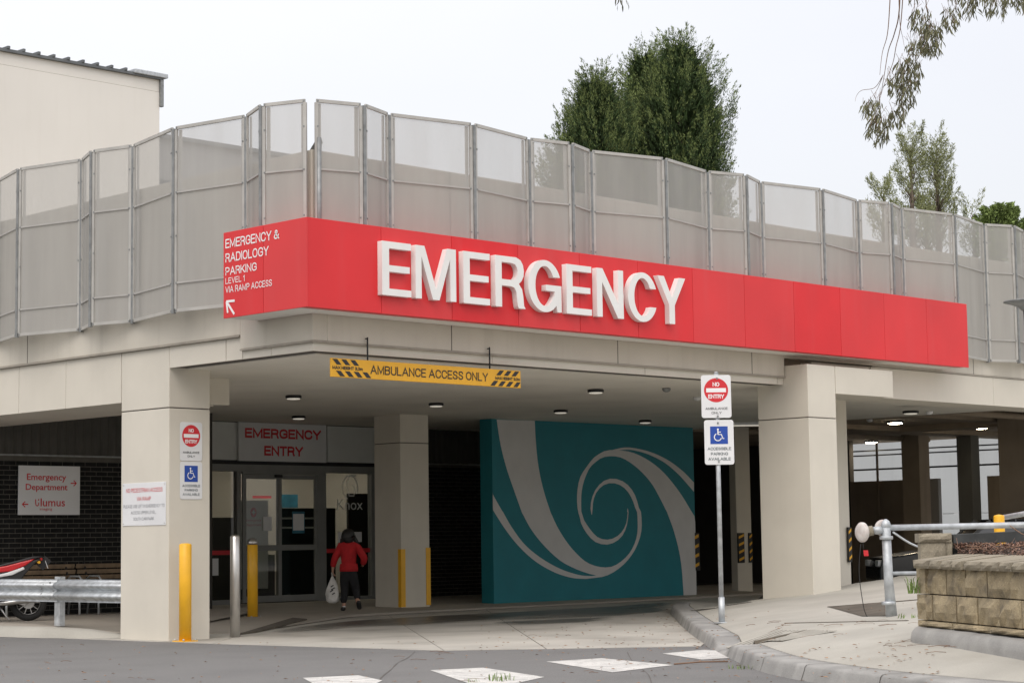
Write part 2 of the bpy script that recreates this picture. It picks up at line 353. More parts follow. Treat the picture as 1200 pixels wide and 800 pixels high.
def stext(body, pl, x0, x1, z0, z1, m, parent, name='lettering', h=.004, weight=.15, hs=.0004):
    """upright sans lettering drawn as flat strokes, fitted to the given box"""
    Hh = z1-z0; th = Hh*weight; gap = .21; pos = 0; items = []
    for ch in body:
        if ch == ' ': pos += .30; continue
        wg, st = GLYPH[ch]; items.append((pos, wg, st)); pos += wg+gap
    tot = pos-gap; th *= min(1, ((x1-x0)/tot/Hh))**.8; sx = (x1-x0-th)/tot; mb = MB(); k = 0
    for pos, wg, st in items:
        for ln in st:
            pts = [(x0+th/2+(pos+q[0]*wg)*sx, z0+th/2+q[1]*(Hh-th)) for q in ln]; L, Rr = [], []; nseg = len(pts)
            for i in range(nseg):
                def nd(a, b):
                    q = math.hypot(b[0]-a[0], b[1]-a[1]) or 1; return ((b[0]-a[0])/q, (b[1]-a[1])/q)
                closed = pts[0] == pts[-1]
                d0 = nd(pts[i-1], pts[i]) if i else (nd(pts[-2], pts[-1]) if closed else None); d1 = nd(pts[i], pts[i+1]) if i < nseg-1 else (nd(pts[0], pts[1]) if closed else None)
                d0 = d0 or d1; d1 = d1 or d0; tx, ty = d0[0]+d1[0], d0[1]+d1[1]; q = math.hypot(tx, ty)
                if q < .2: tx, ty = d0; q = 1
                tx, ty = tx/q, ty/q; c_ = max(.45, tx*d0[0]+ty*d0[1]); o = th/2/c_; e_ = 0
                x, y = pts[i]
                if not closed and i == 0: x -= d1[0]*th/2; y -= d1[1]*th/2
                if not closed and i == nseg-1: x += d0[0]*th/2; y += d0[1]*th/2
                L.append((x-ty*o, y+tx*o)); Rr.append((x+ty*o, y-tx*o))
            hh_ = h+hs*(k % 3); k += 1
            mb.add([pl.p(x, z, hh_) for x, z in L]+[pl.p(x, z, hh_) for x, z in Rr], [(nseg+i, nseg+i+1, i+1, i) for i in range(nseg-1)])
    return mb.build(name, m, parent)
def arc(cx, cy, rx, ry, a0, a1, n=18): return [(cx+rx*math.cos(R(a0+(a1-a0)*i/n)), cy+ry*math.sin(R(a0+(a1-a0)*i/n))) for i in range(n+1)]
def rrect(x0, z0, x1, z1, r):
    return arc(x1-r, z0+r, r, r, -90, 0, 5)+arc(x1-r, z1-r, r, r, 0, 90, 5)+arc(x0+r, z1-r, r, r, 90, 180, 5)+arc(x0+r, z0+r, r, r, 180, 270, 5)
def strip2d(pts, wd):
    L, Rr = [], []
    for i, p in enumerate(pts):
        a = pts[max(i-1, 0)]; b = pts[min(i+1, len(pts)-1)]; dx, dy = b[0]-a[0], b[1]-a[1]; q = math.hypot(dx, dy) or 1
        L.append((p[0]-dy/q*wd/2, p[1]+dx/q*wd/2)); Rr.append((p[0]+dy/q*wd/2, p[1]-dx/q*wd/2))
    return L+Rr[::-1]
def spline(pts, per=6):
    out = []; P = [pts[0]]+list(pts)+[pts[-1]]
    for i in range(1, len(P)-2):
        for k in range(per):
            t = k/per; a, b, c, d = P[i-1], P[i], P[i+1], P[i+2]
            out.append(tuple(.5*((2*b[j])+(-a[j]+c[j])*t+(2*a[j]-5*b[j]+4*c[j]-d[j])*t*t+(-a[j]+3*b[j]-3*c[j]+d[j])*t**3) for j in range(len(b))))
    out.append(tuple(pts[-1])); return out
def plainbox(name, m, parent, dims, bevel=0, **k): return MB().box(*dims).build(name, m, parent, bevel, **k)

# ------------------------------------------------------------------ levels and lines of the place
X1, YT, HC = 16.92, 20.70, 3.90         # left facade plane, front facade plane, canopy ceiling height
XR, YR = 27.10, 20.20                   # near corner of the right-hand pillar
DX, DY = 50.0, 60.0                     # far ends of the deck
GZ = .09
KERB = [(29.5, 25.3), (28.0, 24.1), (26.2, 22.45), (24.39, 20.79), (21.7, 18.27), (20.4, 17.02), (19.74, 16.39), (19.2, 15.85), (18.5, 15.15), (17.8, 14.42), (16.9, 13.48), (16.03, 12.48),
        (15.2, 11.2), (14.5, 9.7), (13.9, 7.6), (13.4, 5.0), (13.2, 1.0), (13.2, -8.0)]
def kerb_t(x, y):
    best = 1e9; sg = 1
    for (ax, ay), (bx, by) in zip(KERB, KERB[1:]):
        dx, dy = bx-ax, by-ay; L2 = dx*dx+dy*dy; t = max(0, min(1, ((x-ax)*dx+(y-ay)*dy)/L2))
        qx, qy = x-ax-dx*t, y-ay-dy*t; d = math.hypot(qx, qy)
        if d < best: best = d; sg = 1 if (dx*qy-dy*qx) > 0 else -1
    return best*sg
def kerb_h(x, y):
    d = math.hypot(x-18.75, y-15.4); return .15 if d > 1.0 else .04+.11*max(0, (d-.35)/.65)
def path_z(x, y):
    t = max(0, min(kerb_t(x, y), 4.2)); q = min(1, t/1.3); z = (kerb_h(x, y)+.11*t)*(1-q)+(.15+.11*t)*q
    return max(.12 if t > .5 else z*.8, z-.22*max(0, y-21.5)) if y > 21.5 else z
def onpath(px, py):
    z = .3
    for _ in range(25):
        p = at(px, py, Z=z); z = .6*z+.4*path_z(p.x, p.y)
    return at(px, py, Z=z)

# ------------------------------------------------------------------ ground
MB().add([(-1500, -1500, -.25), (1500, -1500, -.25), (1500, 1500, -.25), (-1500, 1500, -.25)], [(0, 1, 2, 3)]).build('ground', M['terrain'], kind='structure')
road = MB()
road.add([(-60, -60, 0), (120, -60, 0), (120, 62, 0), (-60, 62, 0)], [(0, 1, 2, 3)])
road = road.build('road', M['asph'], kind='structure')
road['label'] = 'grey asphalt access road in front of the canopy'
for poly in ([(355, 794), (420, 791), (448, 797), (430, 806), (380, 808)],
             [(504, 785), (566, 782), (638, 793), (580, 806), (548, 800)],
             [(640, 775), (705, 771), (789, 779), (718, 787.5)],
             [(776, 765.5), (826, 761), (842, 762), (856, 770.5), (822, 772.5)]):
    pts = [at(x, y, Z=0) for x, y in poly]
    MB().add([(p.x, p.y, .004) for p in pts], [tuple(range(len(pts)))]).build('road_marking', M['paint'], road)
for pts, wd_ in (([(486, 763), (478, 770), (466, 776), (458, 784), (446, 794), (440, 806)], .006), ([(735, 763), (742, 775), (760, 790), (764, 806)], .003)):
    P_ = [at(x, y, Z=.003) for x, y in spline(pts, 4)]; L_ = []; R_2 = []
    for i, p in enumerate(P_):
        w_ = wd_*random.uniform(.4, 1.5); L_.append((p.x-w_, p.y+w_*random.uniform(.2, 1), .0032)); R_2.append((p.x+w_, p.y-w_*random.uniform(.2, 1), .0032))
    n_ = len(P_); MB().add(L_+R_2, [(i, n_+i, n_+i+1, i+1) for i in range(n_-1)]).build('road_crack', M['joint'], road)
# concrete driveway: one sheet with its joints cut between bays, 4 mm above the asphalt
edge = [at(x, y, Z=0) for x, y in ((-160, 742), (0, 745), (140, 750), (250, 754), (400, 758), (520, 762), (640, 760), (750, 758), (822, 757))]
edge = [(p.x, p.y) for p in edge]
dr = empty('driveway', (22, 24, 0)); dr['kind'] = 'structure'
# bays split by joint lines running inwards
cuts = [(12.0, 42)] + edge[1:2] + [at(140, 750, Z=0)[:2], at(250, 754, Z=0)[:2], at(520, 762, Z=0)[:2], at(640, 760, Z=0)[:2], at(822, 757, Z=0)[:2]]
far = [(17.2, 60), (19.4, 28.2), (19.4, 28.2), (19.6, 28.0), (26.2, 30.8), (30.0, 31.5), (60, 60)]
bay_pts = [edge[1], edge[2], edge[3], edge[5], edge[6], edge[8]]
bay_far = [(20.9, 32.0), (22.4, 30.4), (24.0, 29.8), (27.2, 31.2), (31.6, 33.0), (52, 40)]
for i in range(5):
    a, b = Vector(bay_pts[i]), Vector(bay_pts[i+1]); c, d = Vector(bay_far[i]), Vector(bay_far[i+1])
    g = (b-a).normalized()*.008
    q = [a+g, b-g, d-g, c+g]
    MB().prism([(p.x, p.y, -.05) for p in q], (0, 0, .056)).build('concrete_bay', M['apron'], dr)
MB().add([(*bay_pts[0], .0015), (*bay_pts[5], .0015), (52, 40, .0015), (20.9, 32, .0015)], [(0, 1, 2, 3)]).build('joint_bed', M['dirt'], dr)
# car park floor on the right, under the deck
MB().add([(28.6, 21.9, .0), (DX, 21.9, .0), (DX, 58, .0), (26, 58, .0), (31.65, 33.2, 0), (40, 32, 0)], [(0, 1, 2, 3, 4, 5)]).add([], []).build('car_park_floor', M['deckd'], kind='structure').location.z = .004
# raised entrance slab with low dark edge
se = [(17.6, 25.6), (18.98, 24.99), (21.2, 26.5), (24.1, 28.45), (26.3, 28.8), (29.2, 28.95), (34.5, 29.3), (38.5, 30.0)]
sz = [.015, .02, .03, .05, .05, .045, .05, .05]
v = [(x, y, 0) for x, y in se]+[(x, y, z) for (x, y), z in zip(se, sz)]+[(x+.04, y+.09, z+.004) for (x, y), z in zip(se, sz)]
n = len(se); mb = MB()
v += [(max(x, 17.6+.2*i), 33.6, .14) for i, (x, y) in enumerate(se)]
fs = [(k*n+i, k*n+i+1, (k+1)*n+i+1, (k+1)*n+i) for k in range(3) for i in range(n-1)]
mb.add(v, fs).build('entrance_slab', M['slab'], kind='structure')
mb = MB()
for (a, b, za, zb) in zip(se[1:6], se[2:7], sz[1:], sz[2:]):      # dirty drain line beside the lip
    A, B = Vector(a), Vector(b); nn = Vector((-(B-A).y, (B-A).x)).normalized()*-.07
    mb.add([(A.x, A.y, .0105), (B.x, B.y, .0105), (B.x+nn.x, B.y+nn.y, .0105), (A.x+nn.x, A.y+nn.y, .0105)], [(0, 3, 2, 1)])
mb.build('drain_line', M['dirt'], kind='structure')
# wedge shaped ramp in the lip near the steel bollard
q = [at(x, y, Z=z) for x, y, z in ((281, 741.5, .03), (298, 739.5, .03), (360, 724.5, .066), (343, 723, .066))]
MB().prism([p-Vector((0, 0, .03)) for p in q], (0, 0, .03)).build('rubber_ramp', M['dirt'], kind='structure')

def wetmat():
    m = bpy.data.materials.new('damp_concrete'); m.use_nodes = True; t = m.node_tree; n = t.nodes.new; l = t.links.new
    b = t.nodes['Principled BSDF']; o = t.nodes['Material Output']; b.inputs['Base Color'].default_value = (.12, .108, .09, 1); b.inputs['Roughness'].default_value = .28
    g = n('ShaderNodeNewGeometry'); uvn = n('ShaderNodeAttribute'); uvn.attribute_name = 'edge'; nz = n('ShaderNodeTexNoise'); nz.inputs['Scale'].default_value = 1.1; nz.inputs['Detail'].default_value = 6
    mpp = n('ShaderNodeMapping'); mpp.inputs['Rotation'].default_value = (0, 0, R(-45)); mpp.inputs['Scale'].default_value = (.35, 1.3, 1); l(g.outputs['Position'], mpp.inputs[0]); l(mpp.outputs[0], nz.inputs[0])
    ad = n('ShaderNodeMath'); ad.operation = 'MULTIPLY'; l(nz.outputs[0], ad.inputs[0]); l(uvn.outputs['Fac'], ad.inputs[1])
    r = n('ShaderNodeMapRange'); r.inputs[1].default_value = .22; r.inputs[2].default_value = .50; r.inputs[4].default_value = .68; l(ad.outputs[0], r.inputs[0])
    tr = n('ShaderNodeBsdfTransparent'); mx = n('ShaderNodeMixShader'); l(r.outputs[0], mx.inputs[0]); l(tr.outputs[0], mx.inputs[1]); l(b.outputs[0], mx.inputs[2]); l(mx.outputs[0], o.inputs[0]); return m
M['wet'] = wetmat()
for lo, hi, zz_ in (([(300, 745), (420, 736), (520, 733), (640, 727), (740, 722), (800, 716)], [(300, 741), (400, 728), (500, 721.5), (620, 715.5), (730, 709), (810, 702.5)], .0115),
                    ([(560, 735), (650, 731), (740, 727)], [(560, 729), (650, 725), (740, 721)], .0125)):
    A_, B_ = spline(lo, 6), spline(hi, 6); vs, fs, wv = [], [], []
    for a, b in zip(A_, B_):
        for j in range(5):
            t = j/4; p = at(a[0]*(1-t)+b[0]*t, a[1]*(1-t)+b[1]*t, Z=zz_); vs.append((p.x, p.y, zz_)); wv.append((0, .7, 1, 1.15, .95)[j])
    n_ = len(A_); o_ = MB().add(vs, [(i*5+j, (i+1)*5+j, (i+1)*5+j+1, i*5+j+1) for i in range(n_-1) for j in range(4)]).build('damp_patch', M['wet'], dr)
    at_ = o_.data.attributes.new('edge', 'FLOAT', 'POINT')
    for i, x in enumerate(wv): at_.data[i].value = x*(min(1, (i//5)/4, (n_-1-i//5)/4))

# left footpath slab with rounded kerb
LZ = .15
prof = [(-.0, 0), (.05, .10), (.12, .145), (.30, LZ), (.34, LZ-.004), (.36, LZ)]
line = [(16.35, 60), (16.35, 30), (16.30, 28), (16.45, 26.5), (16.75, 25.9), (17.1, 25.5), (17.6, 25.35)]
lam = [1, 1, 1, 1, .8, .35, .05]
mb = MB(); rows = []
for (x, y), q in zip(line, lam):
    i = line.index((x, y)); a = Vector(line[max(i-1, 0)]); b = Vector(line[min(i+1, len(line)-1)]); t = (b-a).normalized(); nn = Vector((-t.y, t.x))
    rows.append([(x+nn.x*o, y+nn.y*o, z*q+.004) for o, z in prof])
k = len(prof)
mb.add([p for r in rows for p in r], [(i*k+j, i*k+j+1, (i+1)*k+j+1, (i+1)*k+j) for i in range(len(rows)-1) for j in range(k-1)], True)
fixn(mb.build('kerb', M['path'], kind='structure'))
MB().add([(16.7, 60, LZ), (16.7, 28, LZ), (16.8, 26.7, LZ), (17.0, 26.3, LZ*.8+.004), (17.3, 25.9, LZ*.4), (17.7, 25.65, .03), (22.6, 29.5, .12), (24.0, 31, LZ-.01), (24.0, 60, LZ)],
         [(0, 1, 2, 3, 4, 5, 6, 7, 8)]).build('footpath', M['slab'], kind='structure')

# right footpath: kerb and surface following the kerb line
def kerb_h(x, y):
    d = math.hypot(x-18.75, y-15.4); return .15 if d > 1.0 else .03+.12*max(0, (d-.35)/.65)
dense = spline(KERB, 5)
prof = [(0, 0, 0), (.03, .55, 0), (.042, .82, 0), (.06, .94, 0), (.09, .99, 0), (.13, 1.0, 0), (.24, 1.01, 0)]
mbk, mbs = MB(), MB(); rk, rs = [], []
for i, (x, y) in enumerate(dense):
    a = Vector(dense[max(i-1, 0)]); b = Vector(dense[min(i+1, len(dense)-1)]); t = (b-a).normalized(); nn = Vector((-t.y, t.x)); h = kerb_h(x, y)
    rk.append([(x+nn.x*o, y+nn.y*o, h*q) for o, q, _ in prof]+[(x+nn.x*.34, y+nn.y*.34, h+.004), (x+nn.x*.345, y+nn.y*.345, h-.02)])
    row = [(x+nn.x*.352, y+nn.y*.352, h-.02), (x+nn.x*.357, y+nn.y*.357, h+.006)]
    for o in (.8, 1.3, 2, 2.6, 3.3, 4.2):
        px_, py_ = x+nn.x*o, y+nn.y*o
        row.append((px_, py_, path_z(px_, py_)+.006))
    ye = min(22.6, y-4 if y > 10 else y+1); row.append((33, min(row[-1][1], ye), path_z(33, min(row[-1][1], ye)))); row.append((DX, min(row[-1][1], ye)-.05, .5 if ye < 21 else .12)); rs.append(row)
cols = len(rk[0]); mbk.add([p for r in rk for p in r], [(i*cols+j, (i+1)*cols+j, (i+1)*cols+j+1, i*cols+j+1) for i in range(len(rk)-1) for j in range(cols-1)], True)
cut_i = 0
cols = len(rs[0]); rs2 = rs[cut_i:]
# the far end of the path runs level behind the pillar and drops to the car park floor
first = [(p[0], p[1], p[2]) for p in rs2[0]]
def clampy(p):
    return p
rs2 = [[clampy(p) for p in r] for r in rs2]
fl = [(p[0]+.05, p[1]+.5, -.02) for p in rs2[0]]
allr = [fl]+rs2
mbs.add([p for r in allr for p in r], [(i*cols+j, (i+1)*cols+j, (i+1)*cols+j+1, i*cols+j+1) for i in range(len(allr)-1) for j in range(cols-1)], False)
kb = fixn(mbk.build('kerb', M['kerb'], kind='structure'))
fp = fixn(mbs.build('footpath', M['path'], kind='structure'))
# kerb joints
for i in range(3, len(dense)-2, 5):
    x, y = dense[i]; a = Vector(dense[i-1]); b = Vector(dense[i+1]); t = (b-a).normalized(); nn = Vector((-t.y, t.x)); h = kerb_h(x, y)
    mb = MB(); pr = [(o, h*q) for o, q, _ in prof]+[(.34, h+.004)]
    vs = []
    for o, z in pr:
        for s in (-.006, .006): vs.append((x+nn.x*(o-.003)+t.x*s, y+nn.y*(o-.003)+t.y*s, z+.004))
    mb.add(vs, [(2*j, 2*j+1, 2*j+3, 2*j+2) for j in range(len(pr)-1)]); mb.build('kerb_joint', M['joint'], kb)
from mathutils.bvhtree import BVHTree
_bv = BVHTree.FromPolygons([v.co.copy() for o in (fp, kb) for v in o.data.vertices], [tuple(p.vertices) for p in fp.data.polygons]+[tuple(i+len(fp.data.vertices) for i in p.vertices) for p in kb.data.polygons])
_pz = path_z
def path_z(x, y):
    h_ = _bv.ray_cast(Vector((x, y, 5)), Vector((0, 0, -1)))
    return h_[0].z if h_[0] else _pz(x, y)
# grooved drain grates set in the path: a frame bed and separate bars
for (pa, pb, nb, lab) in (((822, 715), (868, 706), 12, 'far narrow drain grate with pale bars beside the sign pole'),
                          ((880, 753.5), (950, 744.5), 15, 'near drain grate with pale bars in the corner of the footpath')):
    A, B = onpath(*pa), onpath(*pb)
    g = empty('drain_grate', A, lab, 'drain grate'); d = (B-A); L = d.length; d.normalize(); side = Vector((d.y, -d.x, 0)).normalized()
    up = side.cross(d)
    if up.z < 0: up = -up
    wd = .66 if nb == 15 else .8
    q = [A-d*.04-side*wd*.54, B+d*.04-side*wd*.54, B+d*.04+side*wd*.54, A-d*.04+side*wd*.54]
    gv = [q[i_].lerp(q[(i_+1) % 4], t_/4) for i_ in range(4) for t_ in range(4)]
    for k in range(nb):
        q = []
        for i_, j_ in ((-1, -1), (1, -1), (1, 1), (-1, 1)):
            v_ = A+d*(L*(k+.5+.28*i_)/nb)+side*(j_*wd/2); q.append((v_.x, v_.y, path_z(v_.x, v_.y)+.011))
        MB().prism(q, (0, 0, .006)).build('grate_bar', M['path'], g)
        if k < nb-1:
            q = []
            for i_, j_ in ((.30, -1), (.70, -1), (.70, 1), (.30, 1)):
                v_ = A+d*(L*(k+.5+i_)/nb)+side*(j_*wd/2); q.append((v_.x, v_.y, path_z(v_.x, v_.y)+.008))
            MB().prism(q, (0, 0, .003)).build('grate_slot', M['dirt'], g)
# trench line in path with dark infill beside the handrail post
q = [onpath(*p) for p in ((971, 711), (1035, 706), (1044, 721.5), (1010, 722))]
MB().add([(p.x, p.y, p.z+.008) for p in (q[0], q[3], q[2], q[1])], [(0, 1, 2, 3)]).build('gravel_strip', M['dirt'], kind='structure')
q0, q1, q2 = onpath(971, 711), onpath(1035, 706), onpath(1083, 702)
MB().beam(q0+Vector((0, 0, .006)), q1+Vector((0, 0, .006)), .06, .01).beam(q1+Vector((0, 0, .006)), q2+Vector((0, 0, .006)), .06, .01).build('path_joint', M['dirt'], kind='structure')
q0, q1 = onpath(920, 730), onpath(1064, 727)
MB().beam(q0+Vector((0, 0, .005)), q1+Vector((0, 0, .005)), .02, .008).build('path_joint', M['dirt'], kind='structure')

# ------------------------------------------------------------------ the building
B = empty('parking_building', (X1, YT, 0), 'two storey beige concrete hospital car park with a drive under canopy', 'building')
def column(x0, x1, y0, y1, z0, z1, m='conc', joint=3.33):
    mb = MB(); mb.box(x0, x1, y0, y1, z0, joint-.008); c = mb.build('column', M[m], B, .008)
    MB().box(x0+.012, x1-.012, y0+.012, y1-.012, joint-.0075, joint+.0075).build('column_joint', M['joint'], c)
    MB().box(x0, x1, y0, y1, joint+.008, z1).build('column_head', M[m], c, .008)
    return c
column(X1, 17.64, 23.965, 25.17, 0, 4.205)
column(XR, 27.87, YR, 21.26, .2, 4.22)
column(26.70, 27.46, 29.95, 30.74, .03, HC)
# small downstand box at the left pillar
plainbox('beam_stub', M['conc'], B, (17.65, at(269, 470, Y=25.0).x, 25.0, 25.17, at(260, 474, Y=25.0).z, HC), .006)
# left facade fascia panels (proud of the backing beam)
plainbox('edge_beam', M['joint'], B, (X1+.03, 18.58, 25.18, DY, 3.50, 4.22))
plainbox('beam_soffit', M['conc'], B, (X1+.035, 18.6, 25.18, DY, 3.475, 3.50))
ys = [25.18, 26.68, 28.035, 29.4, 30.8, 32.2, 33.6, 35.0, 36.4, 38]
pj = list(zip(ys, ys[1:]))
for i, (a, b) in enumerate(pj):
    plainbox('fascia_panel', M['conc'], B, (X1, X1+.03, a+.005, b-.005, 3.467, 4.205), .003)
for a, b in ((22.615, 23.955), (22.235, 22.605)):
    plainbox('fascia_panel', M['conc'], B, (X1, X1+.03, a+.004, b, HC, 4.205), .003)
plainbox('fascia_backing', M['joint'], B, (X1+.03, X1+.3, YT+.04, 23.96, HC+.01, 4.215))
plainbox('fascia_panel', M['conc'], B, (X1, X1+.03, 21.6, 22.226, HC, 4.028), .003)
plainbox('fascia_panel', M['conc'], B, (X1, X1+.03, YT+.03, 21.592, HC, 4.028), .003)
# front trim strip under the canopy fascia
xs = [X1, at(577, 431, Y=YT).x, at(756, 440, Y=YT).x, at(911, 448, Y=YT).x, XR]
for a, b in zip(xs, xs[1:]):
    plainbox('trim_strip', M['conc'], B, (a+.003, b-.005, YT, YT+.03, HC, 4.028), .003)
plainbox('trim_backing', M['joint'], B, (X1+.3, XR-.01, YT+.03, YT+.3, HC+.01, 4.03))
# upper fascia and parapet
plainbox('parapet', M['conc_up'], B, (X1-.04, X1+.21, YT-.04, 22.235, 4.035, 6.60), .01)
plainbox('parapet', M['conc_up'], B, (X1-.04, X1+.21, 22.236, DY, 4.235, 6.60), .01)
plainbox('parapet', M['conc_up'], B, (X1+.211, XR-.02, YT-.04, YT+.21, 4.035, 6.60), .01)
plainbox('parapet', M['conc_up'], B, (XR-.019, DX, YT-.04, YT+.21, 4.355, 6.60), .01)
plainbox('ledge_strip', M['ledge'], B, (X1-.055, X1+.02, 22.25, DY, 4.207, 4.233), .003)
plainbox('ledge_strip', M['ledge'], B, (X1-.055, X1+.02, YT-.055, 22.23, 4.012, 4.033))
plainbox('ledge_strip', M['ledge'], B, (X1+.021, XR-.02, YT-.055, YT+.02, 4.012, 4.033))
plainbox('ledge_strip', M['ledge'], B, (29.6, DX, YT-.055, YT+.02, 4.330, 4.353))
# expansion joints in the parapet
for y in (27.72, 34.2):
    plainbox('parapet_joint', M['joint'], B, (X1-.043, X1-.03, y, y+.012, 4.24, 6.59))
for x in (19.4, 22.9, 26.2, 32.9, 39.5):
    plainbox('parapet_joint', M['joint'], B, (x, x+.012, YT-.043, YT-.03, 4.04 if x < 27 else 4.36, 6.59))
# front pillar header block running right from the pillar
for a, b in ((27.88, 29.57),):
    plainbox('header_panel', M['conc'], B, (a+.004, b, YR, YR+.03, 3.755, 4.22), .004)
plainbox('header_beam', M['conc'], B, (27.875, 29.57, YR+.031, YT-.001, 3.765, 4.21))
# right fascia panels
xs = [29.58, 30.2, 33.58, 37.0, 40.4, 43.8, 47.2, DX]
for a, b in zip(xs, xs[1:]):
    plainbox('fascia_panel', M['conc'], B, (a+.004, b-.004, YT-.04, YT-.012, 3.79, 4.325), .003)
plainbox('edge_beam', M['conc'], B, (27.88, DX, YT-.008, YT+.9, 3.81, 4.33))
# ceiling, deck
plainbox('ceiling', M['ceil'], B, (X1+.31, 36.5, YT+.31, 34.02, HC, HC+.05))
plainbox('ceiling', M['ceil'], B, (18.61, X1+.31, 25.2, 32, HC-.0, HC+.05))
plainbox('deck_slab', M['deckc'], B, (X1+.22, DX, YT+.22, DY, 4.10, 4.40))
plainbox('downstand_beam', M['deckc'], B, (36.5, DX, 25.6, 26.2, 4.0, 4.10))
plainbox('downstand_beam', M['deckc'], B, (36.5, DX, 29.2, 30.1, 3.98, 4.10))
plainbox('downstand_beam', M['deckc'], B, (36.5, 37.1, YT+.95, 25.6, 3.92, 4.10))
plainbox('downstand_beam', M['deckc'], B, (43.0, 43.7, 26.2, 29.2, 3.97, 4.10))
for y in (24.2, 31.6): MB().tube([(36.6, y, 4.0), (40.3, y, 4.0), (47.9, y, 4.0)], .07, 10).build('ceiling_pipe', M['deckc'], B)
# car park back walls
XB = 48.0
y0 = at(1059, 563, X=XB).y; y1 = at(990, 564, X=XB).y
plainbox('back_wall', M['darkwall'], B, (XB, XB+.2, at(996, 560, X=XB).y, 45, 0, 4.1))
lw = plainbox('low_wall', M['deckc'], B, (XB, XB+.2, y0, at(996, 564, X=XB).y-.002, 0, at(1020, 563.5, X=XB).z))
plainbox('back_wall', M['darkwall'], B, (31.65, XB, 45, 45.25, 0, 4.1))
def proj_x(x, y):
    q = Vector((x, y, 1.35))-EYE; return 600+F_PX*q.dot(_r)/q.dot(_d)
def pcol(pxa, pxb, X, m, depth=.6, z1=4.1, z0=-.05):
    a = at(pxa, 600, X=X).y
    b = a-.01
    while proj_x(X+depth, b) < pxb: b -= .01
    b = min(b, a-.05)
    return plainbox('column', M[m], B, (X, X+depth, b, a, z0, z1), .01)
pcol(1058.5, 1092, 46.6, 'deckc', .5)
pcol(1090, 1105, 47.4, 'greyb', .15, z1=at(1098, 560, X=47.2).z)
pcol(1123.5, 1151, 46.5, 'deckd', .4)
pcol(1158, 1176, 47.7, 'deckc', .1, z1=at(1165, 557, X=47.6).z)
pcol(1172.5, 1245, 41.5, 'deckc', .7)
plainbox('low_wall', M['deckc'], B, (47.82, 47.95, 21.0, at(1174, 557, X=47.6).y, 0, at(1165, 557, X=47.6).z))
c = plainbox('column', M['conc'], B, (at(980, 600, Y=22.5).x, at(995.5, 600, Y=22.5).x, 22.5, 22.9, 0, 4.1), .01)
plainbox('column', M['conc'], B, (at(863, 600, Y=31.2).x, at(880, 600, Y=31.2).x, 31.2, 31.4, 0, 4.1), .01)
# strips seen against the daylight: rails of the louvre screen
ls = empty('louvre_screen', (XB+.6, 27, 2.7), 'dark horizontal rails across the bright openings at the back of the car park', 'screen')
for yy, th in ((527.5, 2.0), (533, 2.0), (549.5, 2.6)):
    z = at(1030, yy, X=XB+.6).z
    MB().beam((XB+.6, 20, z), (XB+.6, 38, z), .05, th*.019).build('rail', M['dark'], ls)
for yy in (541, 534):
    pass
for px in (1028.5,):
    q = at(px, 560, X=XB-.1); MB().beam((q.x, q.y, 1.8), (q.x, q.y, 4.0), .05, .05).build('rail', M['deckc'], ls)
q = at(1145, 560, X=XB+.6)
# exterior wall beyond
nb = empty('neighbour_wall', (62, 20, 0), 'pale precast wall standing in daylight beyond the car park openings', 'wall')
for k in range(16):
    y = 4+k*4.2
    plainbox('wall_panel', M['pale'], nb, (62, 62.25, y, y+4.185, 0, 2.1), .01)
    plainbox('wall_panel', M['pale'], nb, (62, 62.25, y, y+4.185, 2.115, 9), .01)
MB().add([(DX, 0, .002), (62, 0, .002), (62, 60, .002), (DX, 60, .002)], [(0, 1, 2, 3)]).build('yard', M['path'], kind='structure')

# ------------------------------------------------------------------ perforated screen fence on the parapet
ZT, ZB = 7.268, 4.62
FT = [(-75, 212, 0), (-62, 232, 0), (0, 207), (22, 197), (96.5, 186), (107.5, 176), (156.5, 169.5), (204, 149), (289, 134.5), (306, 122), (361, 116)]
tops = [(22, 197), (96.5, 186), (107.5, 176), (156.5, 169.5), (204, 149), (289, 134.5), (306, 122), (361, 116)]
Lp = [at(*p, Z=ZT) for p in tops]
fr = [(367, 116), (426, 121.5), (455, 132.5), (554.5, 144.5), (619, 161.5), (669.5, 167), (691.5, 176), (779, 185), (828, 200), (874, 204), (890.5, 212.5), (963, 221), (1004, 234), (1044, 237), (1055, 243), (1118, 250.5), (1152, 262), (1188, 264), (1199, 270)]
Fp = [at(*p, Z=ZT) for p in fr]
more_l = [(16.84, 28.65), (16.55, 29.4), (16.83, 30.1), (16.52, 31.5), (16.84, 32.8), (16.55, 33.5), (16.83, 34.2), (16.52, 35.6)]
more_f = [(36.6, 20.28), (38.0, 20.56), (38.7, 20.28), (39.4, 20.56), (41.4, 20.28), (42.8, 20.56), (43.5, 20.3)]
Lpts = [Vector((x, y, ZT)) for x, y in more_l[::-1]]+Lp
Fpts = Fp+[Vector((x, y, ZT)) for x, y in more_f]
SF = empty('perforated_screen', (X1, YT, ZB), 'tall zigzag fence of grey perforated metal panels along the parapet', 'fence')
RZ = (6.32, 5.03)
